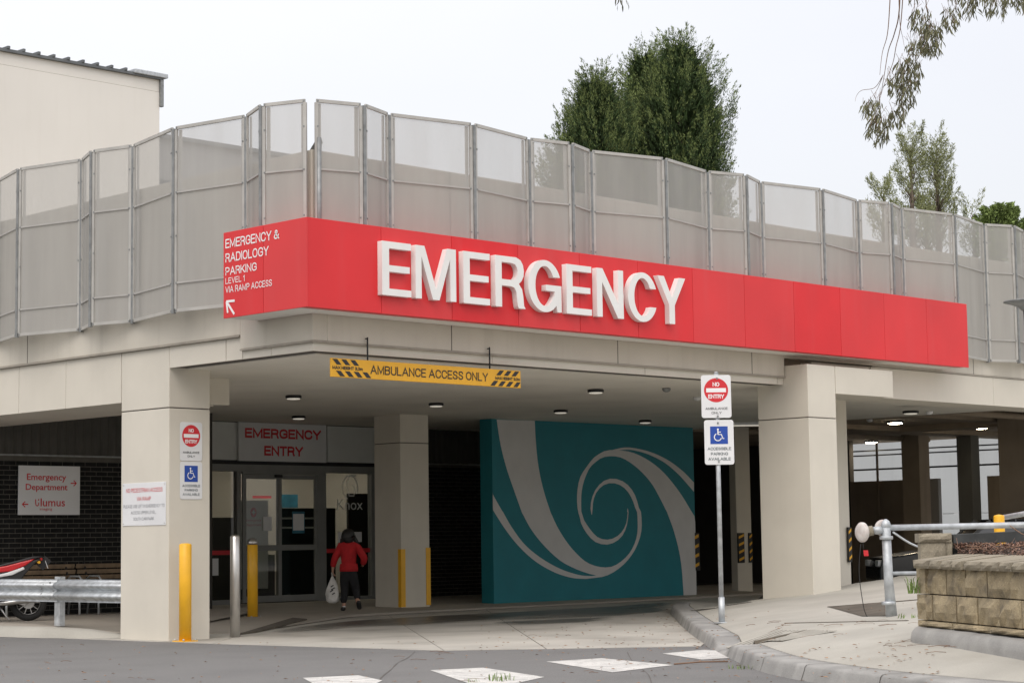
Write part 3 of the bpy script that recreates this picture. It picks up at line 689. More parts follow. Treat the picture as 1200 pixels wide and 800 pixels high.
def screen_panel(a, b, left):
    a, b = Vector((a.x, a.y, 0)), Vector((b.x, b.y, 0)); d = (b-a); L = d.length; d.normalize()
    a = a+d*.045; b = b-d*.045
    n_ = Vector((d.y, -d.x, 0))
    if n_.dot(-a) < 0: n_ = -n_
    zl = Vector((0, 0, 1))
    sh = MB().add([a+zl*ZB, b+zl*ZB, b+zl*ZT, a+zl*ZT], [(0, 1, 2, 3)]).build('screen_panel', M['perf'], SF)
    f = MB(); off = n_*-.012
    for p, q in ((a+zl*(ZT-.02), b+zl*(ZT-.02)), (a+zl*(ZB+.02), b+zl*(ZB+.02))): f.beam(p+off*0, q+off*0, .03, .045)
    for p in (a, b): f.beam(p+zl*(ZB+.045), p+zl*(ZT-.045), .045, .03, up=n_)
    f.build('frame', M['fframe'], sh)
    r = MB()
    if L > .5:
        for z in RZ: MB().beam(a+zl*z+n_*.016+d*.03, b+zl*z+n_*.016-d*.03, .012, .024).build('rail', M['frame2'], sh)
        for s in (a+d*.05, b-d*.05): MB().beam(s+zl*(ZB+.05)-n_*.035, s+zl*(ZT-.05)-n_*.035, .05, .015, up=n_).build('margin', M['frame3'], sh)
    bt = MB()
    for z in (ZB+.02, 5.03, 5.7, 6.32, 6.9, ZT-.02):
        for s in (a+d*.015, b-d*.015): bt.obox(s+zl*z+n_*.018, d, zl, n_, .011, .011, .004)
    bt.build('bolts', M['postg'], sh, kind='stuff')
for P_, left in ((Lpts, True), (Fpts, False)):
    for a, b in zip(P_, P_[1:]): screen_panel(a, b, left)
    for a in P_[0 if left else 1:(-1 if left else None)]:
        back = (X1-.05, a.y) if left else (a.x, YT-.05)
        mb = MB().beam((a.x, a.y, ZB-.02), (a.x, a.y, ZT-.03), .045, .055, up=(0, 1, 0)); 
        mb.build('post', M['postg'], SF)
for x in (16.99, 17.05): MB().tube([(x-.08, YT-.15+(x-16.99), ZB+.1), (x-.08, YT-.15+(x-16.99), 6.75)], .03, 8).build('post', M['postg'], SF)
MB().tube([(16.95, 20.62, 6.75), (16.98, 20.62, 6.72), (16.9, 20.9, 6.35)], .05, 8).build('corner_bracket', M['postg'], SF)

# ------------------------------------------------------------------ red sign
SX, SY, SZ0, SZ1 = 16.33, 20.10, 4.392, 5.560
S = empty('emergency_sign', (SX, SY, SZ0), 'long red box sign wrapping the corner with raised white EMERGENCY letters', 'sign')
plainbox('sign_box', M['red'], S, (SX+.025, 31.86, SY+.025, YT-.05, SZ0+.012, SZ1-.01))
plainbox('sign_box', M['red'], S, (SX+.025, X1-.05, YT-.049, 21.86, SZ0+.012, SZ1-.01))
plainbox('sign_soffit', M['beige'], S, (SX+.03, X1-.06, SY+.2, 21.84, SZ0+.002, SZ0+.011))
plainbox('sign_soffit', M['beige'], S, (X1-.05, 31.85, SY+.2, YT-.06, SZ0+.002, SZ0+.011))
yj = at(308.5, 300, X=SX).y
plainbox('sign_panel', M['red'], S, (SX, SX+.024, SY, yj-.004, SZ0, SZ1), .003)
plainbox('sign_panel', M['red'], S, (SX, SX+.024, yj+.004, 21.88, SZ0, SZ1), .003)
xj = [SX+.0245, 17.61, 18.9, 20.2, 21.48, 22.77, 24.06, 25.35, 26.65, 27.94, 29.23, 30.54, 31.87]
for a, b in zip(xj, xj[1:]): plainbox('sign_panel', M['red'], S, (a+.001, b-.006, SY, SY+.024, SZ0, SZ1), .003)
E_ = [[(0, 0), (1, 0), (1, .125), (.24, .125), (.24, .44), (.95, .44), (.95, .56), (.24, .56), (.24, .875), (1, .875), (1, 1), (0, 1)]]
M_ = [[(0, 0), (.145, 0), (.145, .80), (.42, 0), (.58, 0), (.855, .80), (.855, 0), (1, 0), (1, 1), (.78, 1), (.5, .2), (.22, 1), (0, 1)]]
N_ = [[(0, 0), (.2, 0), (.2, .72), (.78, 0), (1, 0), (1, 1), (.8, 1), (.8, .30), (.22, 1), (0, 1)]]
Y_ = [[(.40, 0), (.60, 0), (.60, .40), (1, 1), (.77, 1), (.5, .56), (.23, 1), (0, 1), (.40, .40)]]
C_ = [arc(.5, .5, .5, .52, 22, 338, 34)+arc(.5, .5, .29, .40, 331, 29, 30)]
G_ = [arc(.5, .5, .5, .52, 22, 300, 32)+[(.845, .13), (.87, 0), (1, 0), (1, .53), (.53, .53), (.53, .41), (.79, .41), (.785, .33)]+arc(.5, .5, .29, .40, 325, 29, 28)]
R_ = [[(0, 0), (.22, 0), (.22, .42), (.52, .42), (.64, .40), (.71, .33), (.735, .15), (.76, .04), (.79, 0), (1.02, 0), (.97, .06), (.945, .25), (.91, .38), (.80, .48), (.90, .55), (.965, .64), (.98, .74), (.95, .86), (.87, .95), (.72, 1), (0, 1)],
      [(.22, .545), (.55, .545), (.68, .57), (.75, .64), (.765, .72), (.745, .80), (.68, .86), (.55, .88), (.22, .88)][::-1]]
plF = Plane((0, SY, 0), (1, 0, 0), (0, -1, 0))
HL = .092
for nm, lp, xa, xb, ya, yb in (('letter', E_, 447.5, 481.5, 284.5, 347), ('letter', M_, 486.7, 534, 289, 350.5), ('letter', E_, 542.7, 573.7, 297, 353.6), ('letter', R_, 580, 614.3, 302, 358),
                               ('letter', G_, 618.7, 657.3, 307, 363), ('letter', E_, 663.5, 692.7, 313, 367.5), ('letter', N_, 699, 730, 317.5, 370.5), ('letter', C_, 735.5, 769.5, 321, 374.5), ('letter', Y_, 770.5, 802.8, 326.5, 379.5)):
    Yf = SY-HL
    a, b = at(xa, ya, Y=Yf), at(xb, ya, Y=Yf); z1 = a.z; z0 = at(xa, yb, Y=Yf).z
    z0, z1 = 4.63, 5.355
    poly2d(lp, plF, a.x, z0, b.x-a.x, z1-z0, M['white'], S, nm, h=.002, depth=HL, bevel=.008)
plL = Plane((SX, 0, 0), (0, -1, 0), (-1, 0, 0))
def line_on(pl, body, pxa, pxb, yt, yb, plane, m, parent, **k):
    fn = stext if body.upper() == body else text
    if fn is stext: k = dict(k); k['weight'] = .115+4*k.pop('bold', 0)*.5; k.setdefault('name', 'lettering')
    """text fitted between surveyed points of its left end and right end"""
    a, c = at(pxa, yt, **plane), at(pxa, yb, **plane); b = at(pxb, (yt+yb)/2, **plane)
    xa, xb = (a-pl.O).dot(pl.x), (b-pl.O).dot(pl.x)
    return fn(body, pl, xa, xb, c.z, a.z, m, parent, **k)
for body, xa, xb, yt, yb, bo in (('EMERGENCY &', 264.5, 327.5, 280.5, 291.2, .012), ('RADIOLOGY', 264.5, 315, 297.3, 307.8, .012), ('PARKING', 264.5, 301, 313.5, 323, .012), ('LEVEL 1', 264.5, 287, 326, 333, .006), ('VIA RAMP ACCESS', 264.5, 319, 336, 343.5, .006)):
    line_on(plL, body, xa, xb, yt, yb, dict(X=SX), M['printw'], S, bold=bo)
# arrow up-left
mb = MB()
A = lambda x, y: at(x, y, X=SX-.004)
for i, (p, q) in enumerate((((266, 354), (274.5, 368)), ((265.2, 353.3), (275, 352.2)), ((265.5, 353.5), (267, 366.5)))):
    mb.beam(A(*p)+Vector((-.0008*i, 0, 0)), A(*q)+Vector((-.0008*i, 0, 0)), .003, .032, up=(0, .5, .5))
mb.build('arrow', M['printw'], S)

# ------------------------------------------------------------------ hanging yellow height sign
YY = YT-.10
a, b = at(388, 419, Y=YY), at(610, 433.5, Y=YY); zb = at(387, 441, Y=YY).z
H = empty('height_sign', (a.x, YY, zb), 'yellow AMBULANCE ACCESS ONLY bar hanging on two chains under the canopy edge', 'sign')
plainbox('sign_board', M['yelsign'], H, (a.x, b.x, YY, YY+.03, zb, a.z), .004)
plY = Plane((0, YY, 0), (1, 0, 0), (0, -1, 0))
def py(px, Y_=None): return at(px, 430, Y=YY).x
stext('AMBULANCE ACCESS ONLY', plY, py(434), py(571.5), zb+.068, a.z-.064, M['blackp'], H, weight=.14)
hgt = a.z-zb
for side in (0, 1):
    mb = MB()
    for r_ in (0, 1):
        for k in range(4 if r_ else 4):
            wl = .085
            if side == 0: x0 = a.x+.02+k*.155 if r_ == 0 else a.x+.02+k*.155; sh = -.085
            else: x0 = b.x-.62+k*.155+(.12 if r_ == 0 else 0); sh = .085
            z1_, z0_ = (a.z-.012, a.z-.085) if r_ == 0 else (zb+.085, zb+.012)
            if side == 0 and r_ == 0 and k == 3: continue
            if side == 1 and r_ == 0 and k == 3: continue
            s0 = (0, sh)
            base = x0 + (0 if side == 0 else 0)
            top_shift = -sh*1.0 if side == 0 else sh
            # left block slants down to the right, right block slants up to the right
            if side == 0: xt, xb2 = x0+(0 if r_ == 0 else .06), x0+.075+(0 if r_ == 0 else .06)
            else: xt, xb2 = x0+.075, x0
            q = [(xt, z1_), (xt+wl, z1_), (xb2+wl, z0_), (xb2, z0_)]
            q = [(max(a.x+.004, min(b.x-.004, x)), z) for x, z in q]
            MB().add([(x, YY-.003, z) for x, z in q], [(0, 3, 2, 1)]).build('stripe', M['blackp'], H)
stext('MAX HEIGHT 3.2m', plY, a.x+.02, a.x+.55, (a.z+zb)/2-.022, (a.z+zb)/2+.022, M['blackp'], H, weight=.22)
stext('MAX HEIGHT 3.2m', plY, b.x-.52, b.x-.02, (a.z+zb)/2-.022, (a.z+zb)/2+.022, M['blackp'], H, weight=.22)
for px in (431.5, 574.5):
    x = at(px, 410, Y=YY).x; z = at(px, 397+(px-431)*.082, Y=YY).z; mb = MB(); k = 0; zz = a.z
    while zz < z:
        ax = (1, 0, 0) if k % 2 else (0, 1, 0)
        mb.obox((x, YY+.015, zz+.02), ax, (0, 0, 1), Vector(ax).cross(Vector((0, 0, 1))), .011, .022, .005); zz += .034; k += 1
    mb.tube([(x, YY+.015, z-.03), (x, YY+.015, z+.005), (x, YT-.045, z+.008)], .009, 8); mb.build('chain', M['dark'], H)

# ------------------------------------------------------------------ street sign plates
def wheelchair(pl, cx, cz, s, m, parent):
    loops = [arc(0, .78, .11, .11, 0, 355, 14), strip2d([(.0, .66), (.0, .18)], .13), strip2d([(.0, .47), (.34, .47)], .09),
             strip2d([(-.02, .20), (.38, .20), (.56, -.28), (.70, -.24)], .10), strip2d(arc(-.02, -.10, .40, .40, 115, 345, 18), .10)]
    for i, lp in enumerate(loops): poly2d([lp], pl, cx, cz, s, s, m, parent, 'pictogram', h=.0075+.0006*i)
def plate_no_entry(pl, x0, z0, w, h, parent):
    pb = poly2d([rrect(0, 0, w, h, .035)], pl, x0, z0, 1, 1, M['signw'], parent, 'sign_plate', h=0, depth=.003)
    cx, cz, r = x0+w/2, z0+h*.645, w*.405
    poly2d([arc(0, 0, r, r, 0, 354, 40)], pl, cx, cz, 1, 1, M['redp'], parent, 'red_disc', h=.0045)
    poly2d([[(-r*.82, -.17*r), (r*.82, -.17*r), (r*.82, .17*r), (-r*.82, .17*r)]], pl, cx, cz, 1, 1, M['printw'], parent, 'white_bar', h=.006)
    stext('NO', pl, cx-r*.28, cx+r*.28, cz+r*.32, cz+r*.66, M['printw'], parent, h=.006, weight=.2)
    stext('ENTRY', pl, cx-r*.66, cx+r*.66, cz-r*.68, cz-r*.34, M['printw'], parent, h=.006, weight=.2)
    stext('AMBULANCE', pl, x0+w*.13, x0+w*.87, z0+h*.19, z0+h*.245, M['blackp'], parent, h=.006)
    stext('ONLY', pl, x0+w*.33, x0+w*.67, z0+h*.09, z0+h*.145, M['blackp'], parent, h=.006)
    return pb
def plate_accessible(pl, x0, z0, w, h, parent):
    pb = poly2d([rrect(0, 0, w, h, .035)], pl, x0, z0, 1, 1, M['signw'], parent, 'sign_plate', h=0, depth=.003)
    s = w*.60; cx = x0+w/2
    poly2d([[(0, 0), (s, 0), (s, s), (0, s)]], pl, cx-s/2, z0+h*.46, 1, 1, M['bluep'], parent, 'blue_square', h=.0045)
    wheelchair(pl, cx-.06*s, z0+h*.46+s*.44, s*.50, M['printw'], parent)
    for i, (t_, hw) in enumerate((('ACCESSIBLE', .40), ('PARKING', .29), ('AVAILABLE', .38))):
        zc = z0+h*(.325-.115*i)
        stext(t_, pl, cx-w*hw, cx+w*hw, zc, zc+h*.065, M['green_p'], parent, h=.006)
    return pb
# pair on the left pillar (front face)
YP = 23.965
plP = Plane((0, YP-.006, 0), (1, 0, 0), (0, -1, 0))
for kind, (xa, ya), (xb, yb), lab in (('n', (210.5, 494), (236.5, 539.5), 'white NO ENTRY AMBULANCE ONLY plate fixed high on the left pillar'),
                                      ('a', (210.5, 540.5), (236.5, 584.5), 'blue and white ACCESSIBLE PARKING AVAILABLE plate fixed on the left pillar')):
    p, q = at(xa, ya, Y=YP), at(xb, ya, Y=YP); zb = at(xa, yb, Y=YP).z
    e = empty('wall_sign', (p.x, YP-.006, zb), lab, 'sign', 'signs on the left pillar')
    (plate_no_entry if kind == 'n' else plate_accessible)(plP, p.x, zb, q.x-p.x, p.z-zb, e)
# pedestrian notice on the left face of the pillar
XN = X1-.006; plN = Plane((XN, 0, 0), (0, -1, 0), (-1, 0, 0))
p, q = at(144, 566.5, X=XN), at(194.5, 565, X=XN); zb = at(144, 616, X=XN).z
e = empty('notice_board', (XN, p.y, zb), 'white pedestrian access notice with red heading on the left side of the pillar', 'sign')
MB().box(XN-.004, XN+.004, q.y, p.y, zb, p.z).build('sign_plate', M['signw'], e, .002)
plN = Plane((XN-.004, 0, 0), (0, -1, 0), (-1, 0, 0))
for body, xa, xb, yt, yb, mm in (('NO PEDESTRIAN ACCESS', 148, 190.5, 572.5, 577.3, 'redp'), ('VIA RAMP', 160.5, 177, 582, 586.5, 'redp'),
                                 ('PLEASE USE LIFT IN EMERGENCY TO', 145, 193, 591.5, 595.3, 'greyp'), ('ACCESS UPPER LEVEL,', 153.5, 183, 598.7, 602.3, 'greyp'), ('SOUTH CAR PARK', 156.5, 180.5, 606, 609.6, 'greyp')):
    line_on(plN, body, xa, xb, yt, yb, dict(X=XN-.004), M[mm], e, h=.003)
mb = MB()
for yy_ in (p.y-.03, q.y+.03):
    for zz in (zb+.03, p.z-.03): mb.obox((XN-.006, yy_, zz), (1, 0, 0), (0, 1, 0), (0, 0, 1), .003, .008, .008)
mb.build('screws', M['steel'], e, kind='stuff')
# sign pole on the footpath
pb = onpath(846, 729.5)
SP = empty('sign_pole', pb, 'tall galvanised pole carrying a NO ENTRY plate above a wheelchair parking plate', 'sign post')
lean = Vector((0, 0, 1))
topz = at(840.5, 434, X=pb.x).z
dep = (pb-EYE).dot(_d); topz = deep(840.5, 435, dep).z
MB().tube([pb, pb+Vector((0, 0, .36))], .045, 14).build('pole_sleeve', M['galv'], SP)
MB().tube([pb+Vector((0, 0, .36)), Vector((pb.x, pb.y, topz))], .033, 14).lathe(Vector((pb.x, pb.y, topz)), [(.034, 0), (.03, .015), (.012, .025)], 14).build('pole', M['galv'], SP)
MB().lathe(pb, [(.12, 0), (.12, .012), (.05, .016)], 12).build('base_flange', M['galv'], SP)
tocam = Vector((-math.cos(R(46)), -math.sin(R(46)), 0)); xd = Vector((-tocam.y, tocam.x, 0)); xd = xd if xd.dot(_r) > 0 else -xd
plS = Plane(Vector((pb.x, pb.y, 0))+tocam*.045, xd, tocam)
sc_ = F_PX/dep
def plz(y): return deep(840, y, dep-.04).z
wS = 35.3/sc_
plate_no_entry(plS, -wS/2-.01, plz(488.0), wS, plz(437)-plz(488.0), SP)
plate_accessible(plS, -wS/2+.02, plz(543.5), wS*.985, plz(490.5)-plz(543.5), SP)
mb = MB()
for y in (441, 486, 494, 540):
    mb.obox(plS.p(0.005, plz(y), .009), xd, (0, 0, 1), tocam, .012, .012, .006)
mb.build('bolts', M['postg'], SP, kind='stuff')
mb = MB()
for y in (441, 486, 494, 540): mb.obox(Vector((pb.x, pb.y, plz(y))), xd, (0, 0, 1), tocam, .06, .02, .042)
mb.build('bracket', M['galv'], SP)

# ------------------------------------------------------------------ bollards
def bollard(px, py_, r, h, lab, m='yel', z0=0.0, flange=True, sleeve=False):
    p = at(px, py_, Z=z0); e = empty('bollard', p, lab, 'bollard', 'bollards around the driveway')
    MB().lathe(p, [(r, .0), (r, h-.012), (r-.012, h), (r*.5, h+.008), (.01, h+.01)], 24).build('post', M[m], e)
    if flange: MB().obox(p+Vector((0, 0, .011)), (1, 0, 0), (0, 1, 0), (0, 0, 1), .13, .13, .007).build('base_plate', M[m], e, .003)
    if flange:
        mb = MB()
        for i in (-1, 1):
            for j in (-1, 1): mb.lathe(p+Vector((i*.10, j*.10, .018)), [(.016, 0), (.016, .02), (.008, .028)], 6)
        mb.build('anchor_bolts', M['galv'], e, kind='stuff')
    return e
s1 = 85.3
bollard(217, 751.5, .088, (751-637)/F_PX*((at(217, 751.5, Z=0)-EYE).dot(_d)), 'thick yellow bollard standing against the front of the left pillar')
k_ = (at(275, 746.5, Z=0)-EYE).dot(_d)/F_PX
bollard(275.5, 746.5, 5.9*k_, 118.5*k_, 'plain brushed steel bollard between the pillar and the yellow bollard', m='steel', flange=False)
q = at(296, 724, Z=.04); k_ = (q-EYE).dot(_d)/F_PX
e = bollard(296, 724, 6.2*k_, 86*k_, 'yellow bollard with a domed steel cap in front of the sliding doors', z0=.04)
MB().lathe(q+Vector((0, 0, 86*k_)), [(6.5*k_, 0), (6.4*k_, .04), (5.4*k_, .08), (3.2*k_, .11), (.01, .12)], 20).build('cap', M['steel'], e)
q = at(1171, 660, Z=.55); k_ = 24/F_PX
p = deep(1172, 640, 25.5); p.z = .45
e = empty('bollard', p, 'yellow bollard showing above the garden bed behind the handrail', 'bollard', 'bollards around the driveway')
hh = deep(1172, 603.5, (p-EYE).dot(_d)).z-p.z
MB().lathe(p, [(.068, 0), (.068, hh-.015), (.062, hh), (.01, hh+.012)], 22).build('post', M['yel'], e)
# corner guards on columns
def guard(dims, lab, m='yel'):
    x0, x1, y0, y1, z0, z1 = dims; e = empty('corner_guard', (x0, y0, z0), lab, 'corner guard', 'corner guards on the columns')
    return e
k3 = Vector((26.70, 29.95, 0))
za, zb = at(473, 643, X=26.70).z, at(473, 711, X=26.70).z
e = guard((26.70, 0, 29.95, 0, zb, 0), 'yellow angle guard on the near corner of the middle column')
MB().box(26.685, 26.6995, 29.936, 30.03, zb, za).box(26.6996, 26.80, 29.936, 29.949, zb, za).build('angle', M['yel'], e)
e = guard((27.46, 0, 29.95, 0, zb, 0), 'yellow angle guard on the right corner of the middle column')
MB().box(27.36, 27.459, 29.936, 29.949, zb+.02, za+.02).box(27.4605, 27.474, 29.936, 30.03, zb+.02, za+.02).build('angle', M['yel'], e)
def striped(x, y, w_, z0, z1, lab, rows=4, dirv=(1, 0, 0), nrm=(0, -1, 0)):
    e = empty('column_protector', (x, y, z0), lab, 'corner guard', 'black and yellow column protectors')
    d = Vector(dirv); n_ = Vector(nrm); c = Vector((x, y, (z0+z1)/2))
    MB().obox(c+n_*.02, d, n_, (0, 0, 1), w_/2, .02, (z1-z0)/2).build('pad', M['dark'], e, .005)
    mb = MB(); hh = (z1-z0)/rows
    for k in range(rows):
        zc = z0+hh*(k+.5); o = n_*.043
        mb.add([Vector((x, y, zc-.3*hh))-d*w_*.42+o, Vector((x, y, zc+.05*hh))+d*w_*.42+o, Vector((x, y, zc+.38*hh))+d*w_*.42+o, Vector((x, y, zc+.03*hh))-d*w_*.42+o], [(0, 1, 2, 3)])
    mb.build('stripes', M['yelsign'], e)

# ------------------------------------------------------------------ mural wall
MY = at(577.5, 706, Z=.085).y; MX0 = at(577.5, 600, Y=MY).x; MX1 = at(814.2, 600, Y=MY).x
mw = empty('mural_wall', (MX0, MY, 0), 'teal painted wall with a large pale spiral swirl mural under the canopy', 'wall')
plainbox('wall', M['teal'], mw, (MX0, MX1, MY, MY+.36, .03, HC-.002))
def P4(q, ox, oy): return (ox+q[0]/945*130, oy+q[1]/800*110)
Q1 = lambda *q: P4(q, 560, 490)
Q2 = lambda *q: P4(q, 690, 490)
Q3 = lambda *q: P4(q, 560, 600)
Q4 = lambda *q: P4(q, 690, 600)
def ribbon(ea, eb, h, name='painted_band'):
    """flat painted band between two edge lines on the wall"""
    n_ = 60
    def resample(pts):
        s = spline(pts, 8); L = [0]
        for a, b in zip(s, s[1:]): L.append(L[-1]+math.hypot(b[0]-a[0], b[1]-a[1]))
        out = []; j = 0
        for i in range(n_+1):
            t = L[-1]*i/n_
            while j < len(L)-2 and L[j+1] < t: j += 1
            f = (t-L[j])/max(1e-9, L[j+1]-L[j]); out.append((s[j][0]+(s[j+1][0]-s[j][0])*f, s[j][1]+(s[j+1][1]-s[j][1])*f))
        return out
    A_, B_ = resample(ea), resample(eb); vs = []
    for a, b in zip(A_, B_):
        for q in (a, b):
            w_ = at(q[0], q[1], Y=MY); vs.append((max(MX0+.001, min(MX1-.001, w_.x)), MY-h, max(.031, min(HC-.004, w_.z))))
    o = MB().add(vs, [(2*i, 2*i+1, 2*i+3, 2*i+2) for i in range(n_)]).build(name, M['mgrey'], mw); return o
# broad band from the top left, sweeping down and thinning up the right of the circle into the small inner tip
ribbon([Q1(160, 10), Q1(175, 120), Q1(200, 260), Q1(245, 430), Q1(310, 620), Q1(372, 795), Q3(375, 0), Q3(450, 140), Q3(560, 280), Q3(700, 410), Q3(830, 480), Q3(945, 522), Q4(60, 537),
        Q4(110, 550), Q4(200, 515), Q4(300, 440), Q4(380, 340), Q4(430, 230), Q4(450, 130), Q4(445, 0), Q2(435, 795), Q2(400, 670), Q2(350, 585), Q2(280, 530), Q2(200, 512), Q2(130, 530), Q2(60, 600), Q2(20, 700), Q2(14, 795), Q4(22, 20)],
       [Q1(484, 10), Q1(490, 150), Q1(505, 330), Q1(530, 490), Q1(570, 650), Q1(618, 795), Q3(620, 0), Q3(680, 130), Q3(770, 270), Q3(870, 380), Q3(945, 435), Q4(80, 462), Q4(150, 468),
        Q4(215, 455), Q4(290, 405), Q4(350, 340), Q4(395, 250), Q4(415, 150), Q4(412, 0), Q2(405, 795), Q2(370, 690), Q2(320, 610), Q2(260, 565), Q2(195, 550), Q2(130, 565), Q2(70, 620), Q2(38, 700), Q2(30, 795), Q4(26, 20)], .0030)
# lower thin band
ribbon([Q1(118, 630), Q1(150, 690), Q1(210, 795), Q3(215, 0), Q3(290, 130), Q3(400, 275), Q3(540, 390), Q3(700, 480), Q3(850, 530), Q3(945, 541), Q4(60, 538)],
       [Q1(118, 765), Q1(130, 785), Q1(140, 798), Q3(140, 0), Q3(230, 140), Q3(340, 280), Q3(480, 410), Q3(640, 505), Q3(790, 555), Q3(900, 565), Q4(0, 563), Q4(120, 548)], .0045)
# inner ring and broad right band
ribbon([Q4(330, 0), Q4(318, 90), Q4(280, 165), Q4(220, 215), Q4(150, 232), Q4(80, 215), Q4(30, 170), Q3(945, 130), Q3(900, 60), Q3(885, 0), Q1(880, 795), Q1(880, 650), Q1(900, 540), Q1(945, 430), Q2(30, 395), Q2(110, 335), Q2(210, 322),
        Q2(300, 345), Q2(420, 430), Q2(530, 550), Q2(610, 690), Q2(662, 795), Q4(665, 0), Q4(720, 150), Q4(765, 320), Q4(790, 480), Q4(806, 705)],
       [Q4(336, 0), Q4(325, 100), Q4(290, 190), Q4(230, 248), Q4(150, 275), Q4(60, 255), Q4(0, 205), Q3(930, 185), Q3(880, 100), Q3(858, 0), Q1(850, 795), Q1(843, 650), Q1(870, 500), Q1(945, 385), Q2(40, 335), Q2(140, 275), Q2(240, 272),
        Q2(370, 290), Q2(520, 365), Q2(650, 475), Q2(780, 640), Q2(875, 795), Q4(882, 0), Q4(905, 60), Q4(908, 200), Q4(912, 450), Q4(916, 702)], .0060)
ribbon([Q2(200, 268), Q2(300, 248), Q2(400, 255), Q2(540, 292), Q2(680, 360), Q2(800, 450), Q2(893, 545)],
       [Q2(200, 280), Q2(300, 268), Q2(380, 272), Q2(500, 305), Q2(640, 375), Q2(760, 475), Q2(850, 575), Q2(893, 625)], .0075)
ribbon([Q2(330, 765), Q2(326, 790), Q4(330, 0)], [Q2(331, 765), Q2(336, 790), Q4(336, 0)], .0032)
zz0, zz1 = at(814, 668, Y=MY).z, at(814, 624, Y=MY).z
striped(MX1+.02, MY+.0, .16, zz0, zz1, 'striped protector on the right edge of the mural wall', dirv=(.6, -.8, 0), nrm=(-.8, -.6, 0))
striped(at(867.5, 640, Y=31.2).x, 31.2, .24, at(868, 659, Y=31.2).z, at(868, 624, Y=31.2).z, 'black and yellow protector on the left side of the far dark column')
striped(at(878.5, 640, Y=31.2).x, 31.2, .12, at(868, 659, Y=31.2).z, at(868, 624, Y=31.2).z, 'narrow black and yellow protector at the right edge of the far dark column')
striped(at(994.5, 640, Y=22.48).x, 22.48, .10, at(996, 659, Y=21.9).z, at(996, 617, Y=21.9).z, 'black and yellow protector behind the right pillar', dirv=(1, 0, 0), nrm=(0, -1, 0))

# ------------------------------------------------------------------ brick walls with corrugated cladding above
BY = 31.71
def brick_wall(x0, x1, y, z0, zt, zc, lab, seen0, seen1, seenz0, bl=.24, bh=.086):
    e = empty('brick_wall', (x0, y, z0), lab, 'wall')
    plainbox('mortar_bed', M['mortar'], e, (x0, x1, y+.006, y+.20, z0, zt))
    bm = MB().box(0, bl-.014, 0, .05, 0, bh-.014); proto = bm.build('brick', M['brick'], e, local=True); me = proto.data
    first = True; cnt = 0; rest = MB(); nrow = int((zt-z0)/bh); spots = []
    for r_ in range(nrow):
        x = x0+(-bl/2 if r_ % 2 else 0)
        while x < x1-.01:
            if x >= x0-.001 and x+bl <= x1+.01: spots.append((x, z0+.006+r_*bh))
            x += bl
    vis = [s for s in spots if seen0 <= s[0] <= seen1 and s[1] > seenz0]
    vis = set(sorted(vis, key=lambda s: -s[1])[:295])
    for s in spots:
        jy = y+random.uniform(-.002, .002)
        if s in vis:
            o = proto if first else proto.copy()
            if not first: COL.objects.link(o)
            first = False; o.parent = e; o.location = (s[0]-x0, jy-y, s[1]-z0)
        else: rest.box(s[0], s[0]+bl-.014, jy, jy+.05, s[1], s[1]+bh-.014)
    rest.build('brickwork', M['brick'], e, kind='stuff')
    # cladding
    vs = []; n_ = int((x1-x0)/.045); pts = []
    for i in range(n_+1):
        x = x0+i*(x1-x0)/n_; pts.append((x, y-.02-(.022 if (i//2) % 2 else 0)))
    vs = [(x, yy, zt+.03) for x, yy in pts]+[(x, yy, zc) for x, yy in pts]
    MB().add(vs, [(i, i+1, n_+2+i, n_+1+i) for i in range(n_)]).build('cladding', M['clad'], e)
    MB().box(x0, x1, y-.06, y+.05, zt, zt+.03).build('flashing', M['postg'], e)
    return e
brick_wall(17.06, 23.16, BY, LZ, at(70, 535, Y=BY).z, HC+.2, 'dark brick wall behind the bench with corrugated cladding above', 18.3, 21.5, .6)
EY = 33.72
brick_wall(at(441, 620, Y=33.62).x+.01, 37.0, EY, .13, at(540, 545, Y=EY).z, HC, 'dark brick wall in shade between the middle column and the mural', 30.6, 33.4, .13)
plainbox('return_wall', M['darkwall'], B, (23.2, 23.4, BY, EY, 0, HC+.1))

# direction sign on the brick wall
p, q = at(22, 545, Y=BY-.05), at(93.5, 547, Y=BY-.05); zb = at(21, 603, Y=BY-.05).z
DS = empty('direction_sign', (p.x, BY-.05, zb), 'pale Emergency Department direction board with two red arrows on dark bricks', 'sign')
plainbox('sign_board', M['signw'], DS, (p.x, q.x, BY-.06, BY-.03, zb, p.z), .002)
plD = Plane((0, BY-.06, 0), (1, 0, 0), (0, -1, 0)); pk = dict(Y=BY-.06)
line_on(plD, 'Emergency', 31.5, 77.5, 554.5, 564.5, pk, M['redp'], DS, bold=.012)
line_on(plD, 'Department', 30, 79, 566.5, 576, pk, M['redp'], DS, bold=.012)
line_on(plD, 'lumus', 47.5, 76, 583.5, 593, pk, M['redp'], DS, bold=.008)
line_on(plD, 'imaging', 46.5, 61, 594.5, 598.5, pk, M['redp'], DS)
def arrow2d(pl, cx, cz, s, sgn, parent, m):
    mb = []
    for i, pts in enumerate(([(-.5*sgn, 0), (.42*sgn, 0)], [(.02*sgn, .42), (.5*sgn, 0), (.02*sgn, -.42)])):
        poly2d([strip2d(pts, .17)], pl, cx, cz, s, s, m, parent, 'arrow', h=.004+.0008*i)
ca, cb = at(86, 566, **pk), at(29.5, 590.5, **pk)
arrow2d(plD, ca.x, ca.z, .12, 1, DS, M['redp']); arrow2d(plD, cb.x, cb.z, .12, -1, DS, M['redp'])
ca = at(43.5, 588.5, **pk)
poly2d([strip2d([(-.3, .45), (-.3, -.1), (-.2, -.4), (.05, -.45), (.25, -.3), (.3, 0)], .16)], plD, ca.x, ca.z, .11, .13, M['redp'], DS, 'logo_mark', h=.004)
